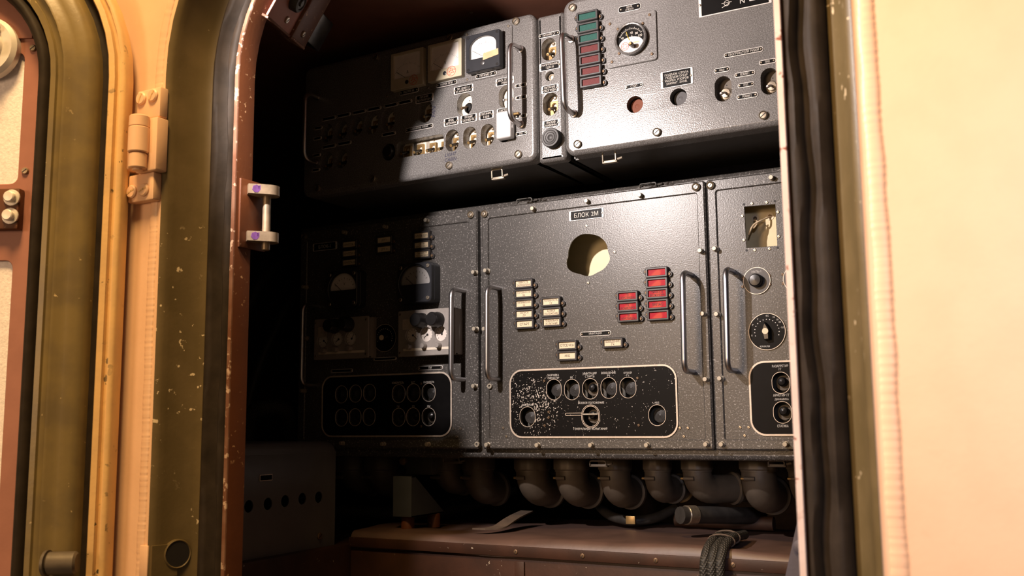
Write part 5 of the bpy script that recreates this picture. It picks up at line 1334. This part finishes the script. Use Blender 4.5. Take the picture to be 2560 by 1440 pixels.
# slate bar by the right jamb
sl0 = atY(2004, 1272, 1.45); 
b = MB(); pz = []
for px, py in ((1966, 1440), (2004, 1262), (2120, 1262), (2120, 1440)): p = atY(px, py, 1.45); pz.append((p.x, p.z))
lo = atY(1952, 1500, 1.45); pz[0] = (lo.x, lo.z); pz[3] = (pz[3][0], .001); pz.insert(0, (lo.x, .001))
bs = thing('slate_bracket', ((pz[0][0] + pz[4][0]) / 2, 1.45, pz[0][1]), 'slate blue angled steel bracket with a bolt, beside the right door edge', 'bracket')
b.plate([(x - bs.location.x, z - bs.location.z) for x, z in pz], [], 0, .012, 0, .001); b.build('plate', 'slate_paint', bs)
p = atY(2000, 1368, 1.448); b = MB(); b.lathe((p.x - bs.location.x, 0, p.z - bs.location.z), (0, -1, 0), [(.010, 0), (.010, .003), (.006, .004), (.006, .010), (.0003, .011)], 18); b.build('bolt', 'slate_paint', bs)
# dark cabling on the left cabin side
cable('cable', [Vector((-1.86, 1.80, .44)), Vector((-1.84, 1.85, .80)), Vector((-1.80, 1.95, 1.05)), Vector((-1.70, 2.3, 1.25))], .018, 'cable_black', 'left dark cable climbing the far left cabin corner', 'cable', 'dark cables in the left corner')
cable('cable', [Vector((-1.80, 1.84, .44)), Vector((-1.78, 1.90, .78)), Vector((-1.72, 1.98, 1.0)), Vector((-1.62, 2.3, 1.15))], .015, 'cable_black', 'right dark cable climbing the far left cabin corner', 'cable', 'dark cables in the left corner')
hc = [Vector((atY(612, 1090, 1.70).x, 1.70, zb0 + .024)), atY(612, 1090, 1.70), atY(622, 1040, 1.70), atY(665, 1018, 1.72), atY(715, 1022, 1.76), atY(735, 1085, 1.80), Vector((atY(735, 1085, 1.80).x, 1.80, zb0 + .024))]
cable('braided_hose', hc, .022, 'braid', 'thick braided hose arching behind the perforated grey box', 'hose')
# ------------------------------------------------------------------ lights
def lamp_area(name, loc, target, size, power, col, shape='DISK', spread=None):
    l = bpy.data.lights.new(name, 'AREA'); l.shape = shape; l.size = size; l.energy = power; l.color = col
    if spread: l.spread = spread
    o = bpy.data.objects.new(name, l); COL.objects.link(o); o.location = loc
    o.rotation_euler = (Vector(target) - Vector(loc)).to_track_quat('-Z', 'Y').to_euler(); return o
LPOS = Vector((-1.040, 0.690, 1.340))
sl_ = bpy.data.lights.new('work_lamp', 'SPOT'); sl_.energy = SPOT_W; sl_.shadow_soft_size = .016; sl_.spot_size = math.radians(SPOT_A); sl_.spot_blend = SPOT_B; sl_.color = SPOT_C
so = bpy.data.objects.new('work_lamp', sl_); COL.objects.link(so); so.location = LPOS
so.rotation_euler = (Vector(SPOT_T) - LPOS).to_track_quat('-Z', 'Y').to_euler()
lamp_area('hall_lamp', HALL_P, HALL_T, HALL_S, HALL_W, HALL_C, 'SQUARE')
lamp_area('overhead_fill', TOP_P, TOP_T, TOP_S, TOP_W, TOP_C, 'SQUARE')  # added overhead fill for the outer wall, not a known fixture
wl_ = bpy.data.lights.new('wall_fill', 'SPOT'); wl_.energy = WALL_W; wl_.shadow_soft_size = .15; wl_.spot_size = math.radians(WALL_A); wl_.spot_blend = 1.0; wl_.color = WALL_C  # added narrow spot, brightens only the outer wall on the right
wo = bpy.data.objects.new('wall_fill', wl_); COL.objects.link(wo); wo.location = WALL_P
wo.rotation_euler = (Vector(WALL_T) - Vector(WALL_P)).to_track_quat('-Z', 'Y').to_euler()
w = bpy.data.worlds.new('hall'); SC.world = w; w.use_nodes = True
bg = w.node_tree.nodes['Background']; bg.inputs['Color'].default_value = (*WORLD_C, 1); bg.inputs['Strength'].default_value = WORLD_S
# ------------------------------------------------------------------ camera, view
cd = bpy.data.cameras.new('camera'); cam = bpy.data.objects.new('camera', cd); COL.objects.link(cam)
cd.sensor_width = 36.0; cd.lens = FPX * 36.0 / 2560; cd.clip_start = .02
cam.matrix_world = Matrix(((CR.x, CU.x, -CF.x, CAMP.x), (CR.y, CU.y, -CF.y, CAMP.y), (CR.z, CU.z, -CF.z, CAMP.z), (0, 0, 0, 1)))
cd.dof.use_dof = True; cd.dof.focus_distance = 1.86; cd.dof.aperture_fstop = 5.0
SC.camera = cam
vs_ = SC.view_settings; SC.display_settings.display_device = 'sRGB'
vs_.view_transform = 'Standard'; vs_.look = 'None'; vs_.gamma = 1; vs_.use_curve_mapping = False; vs_.exposure = 0.0
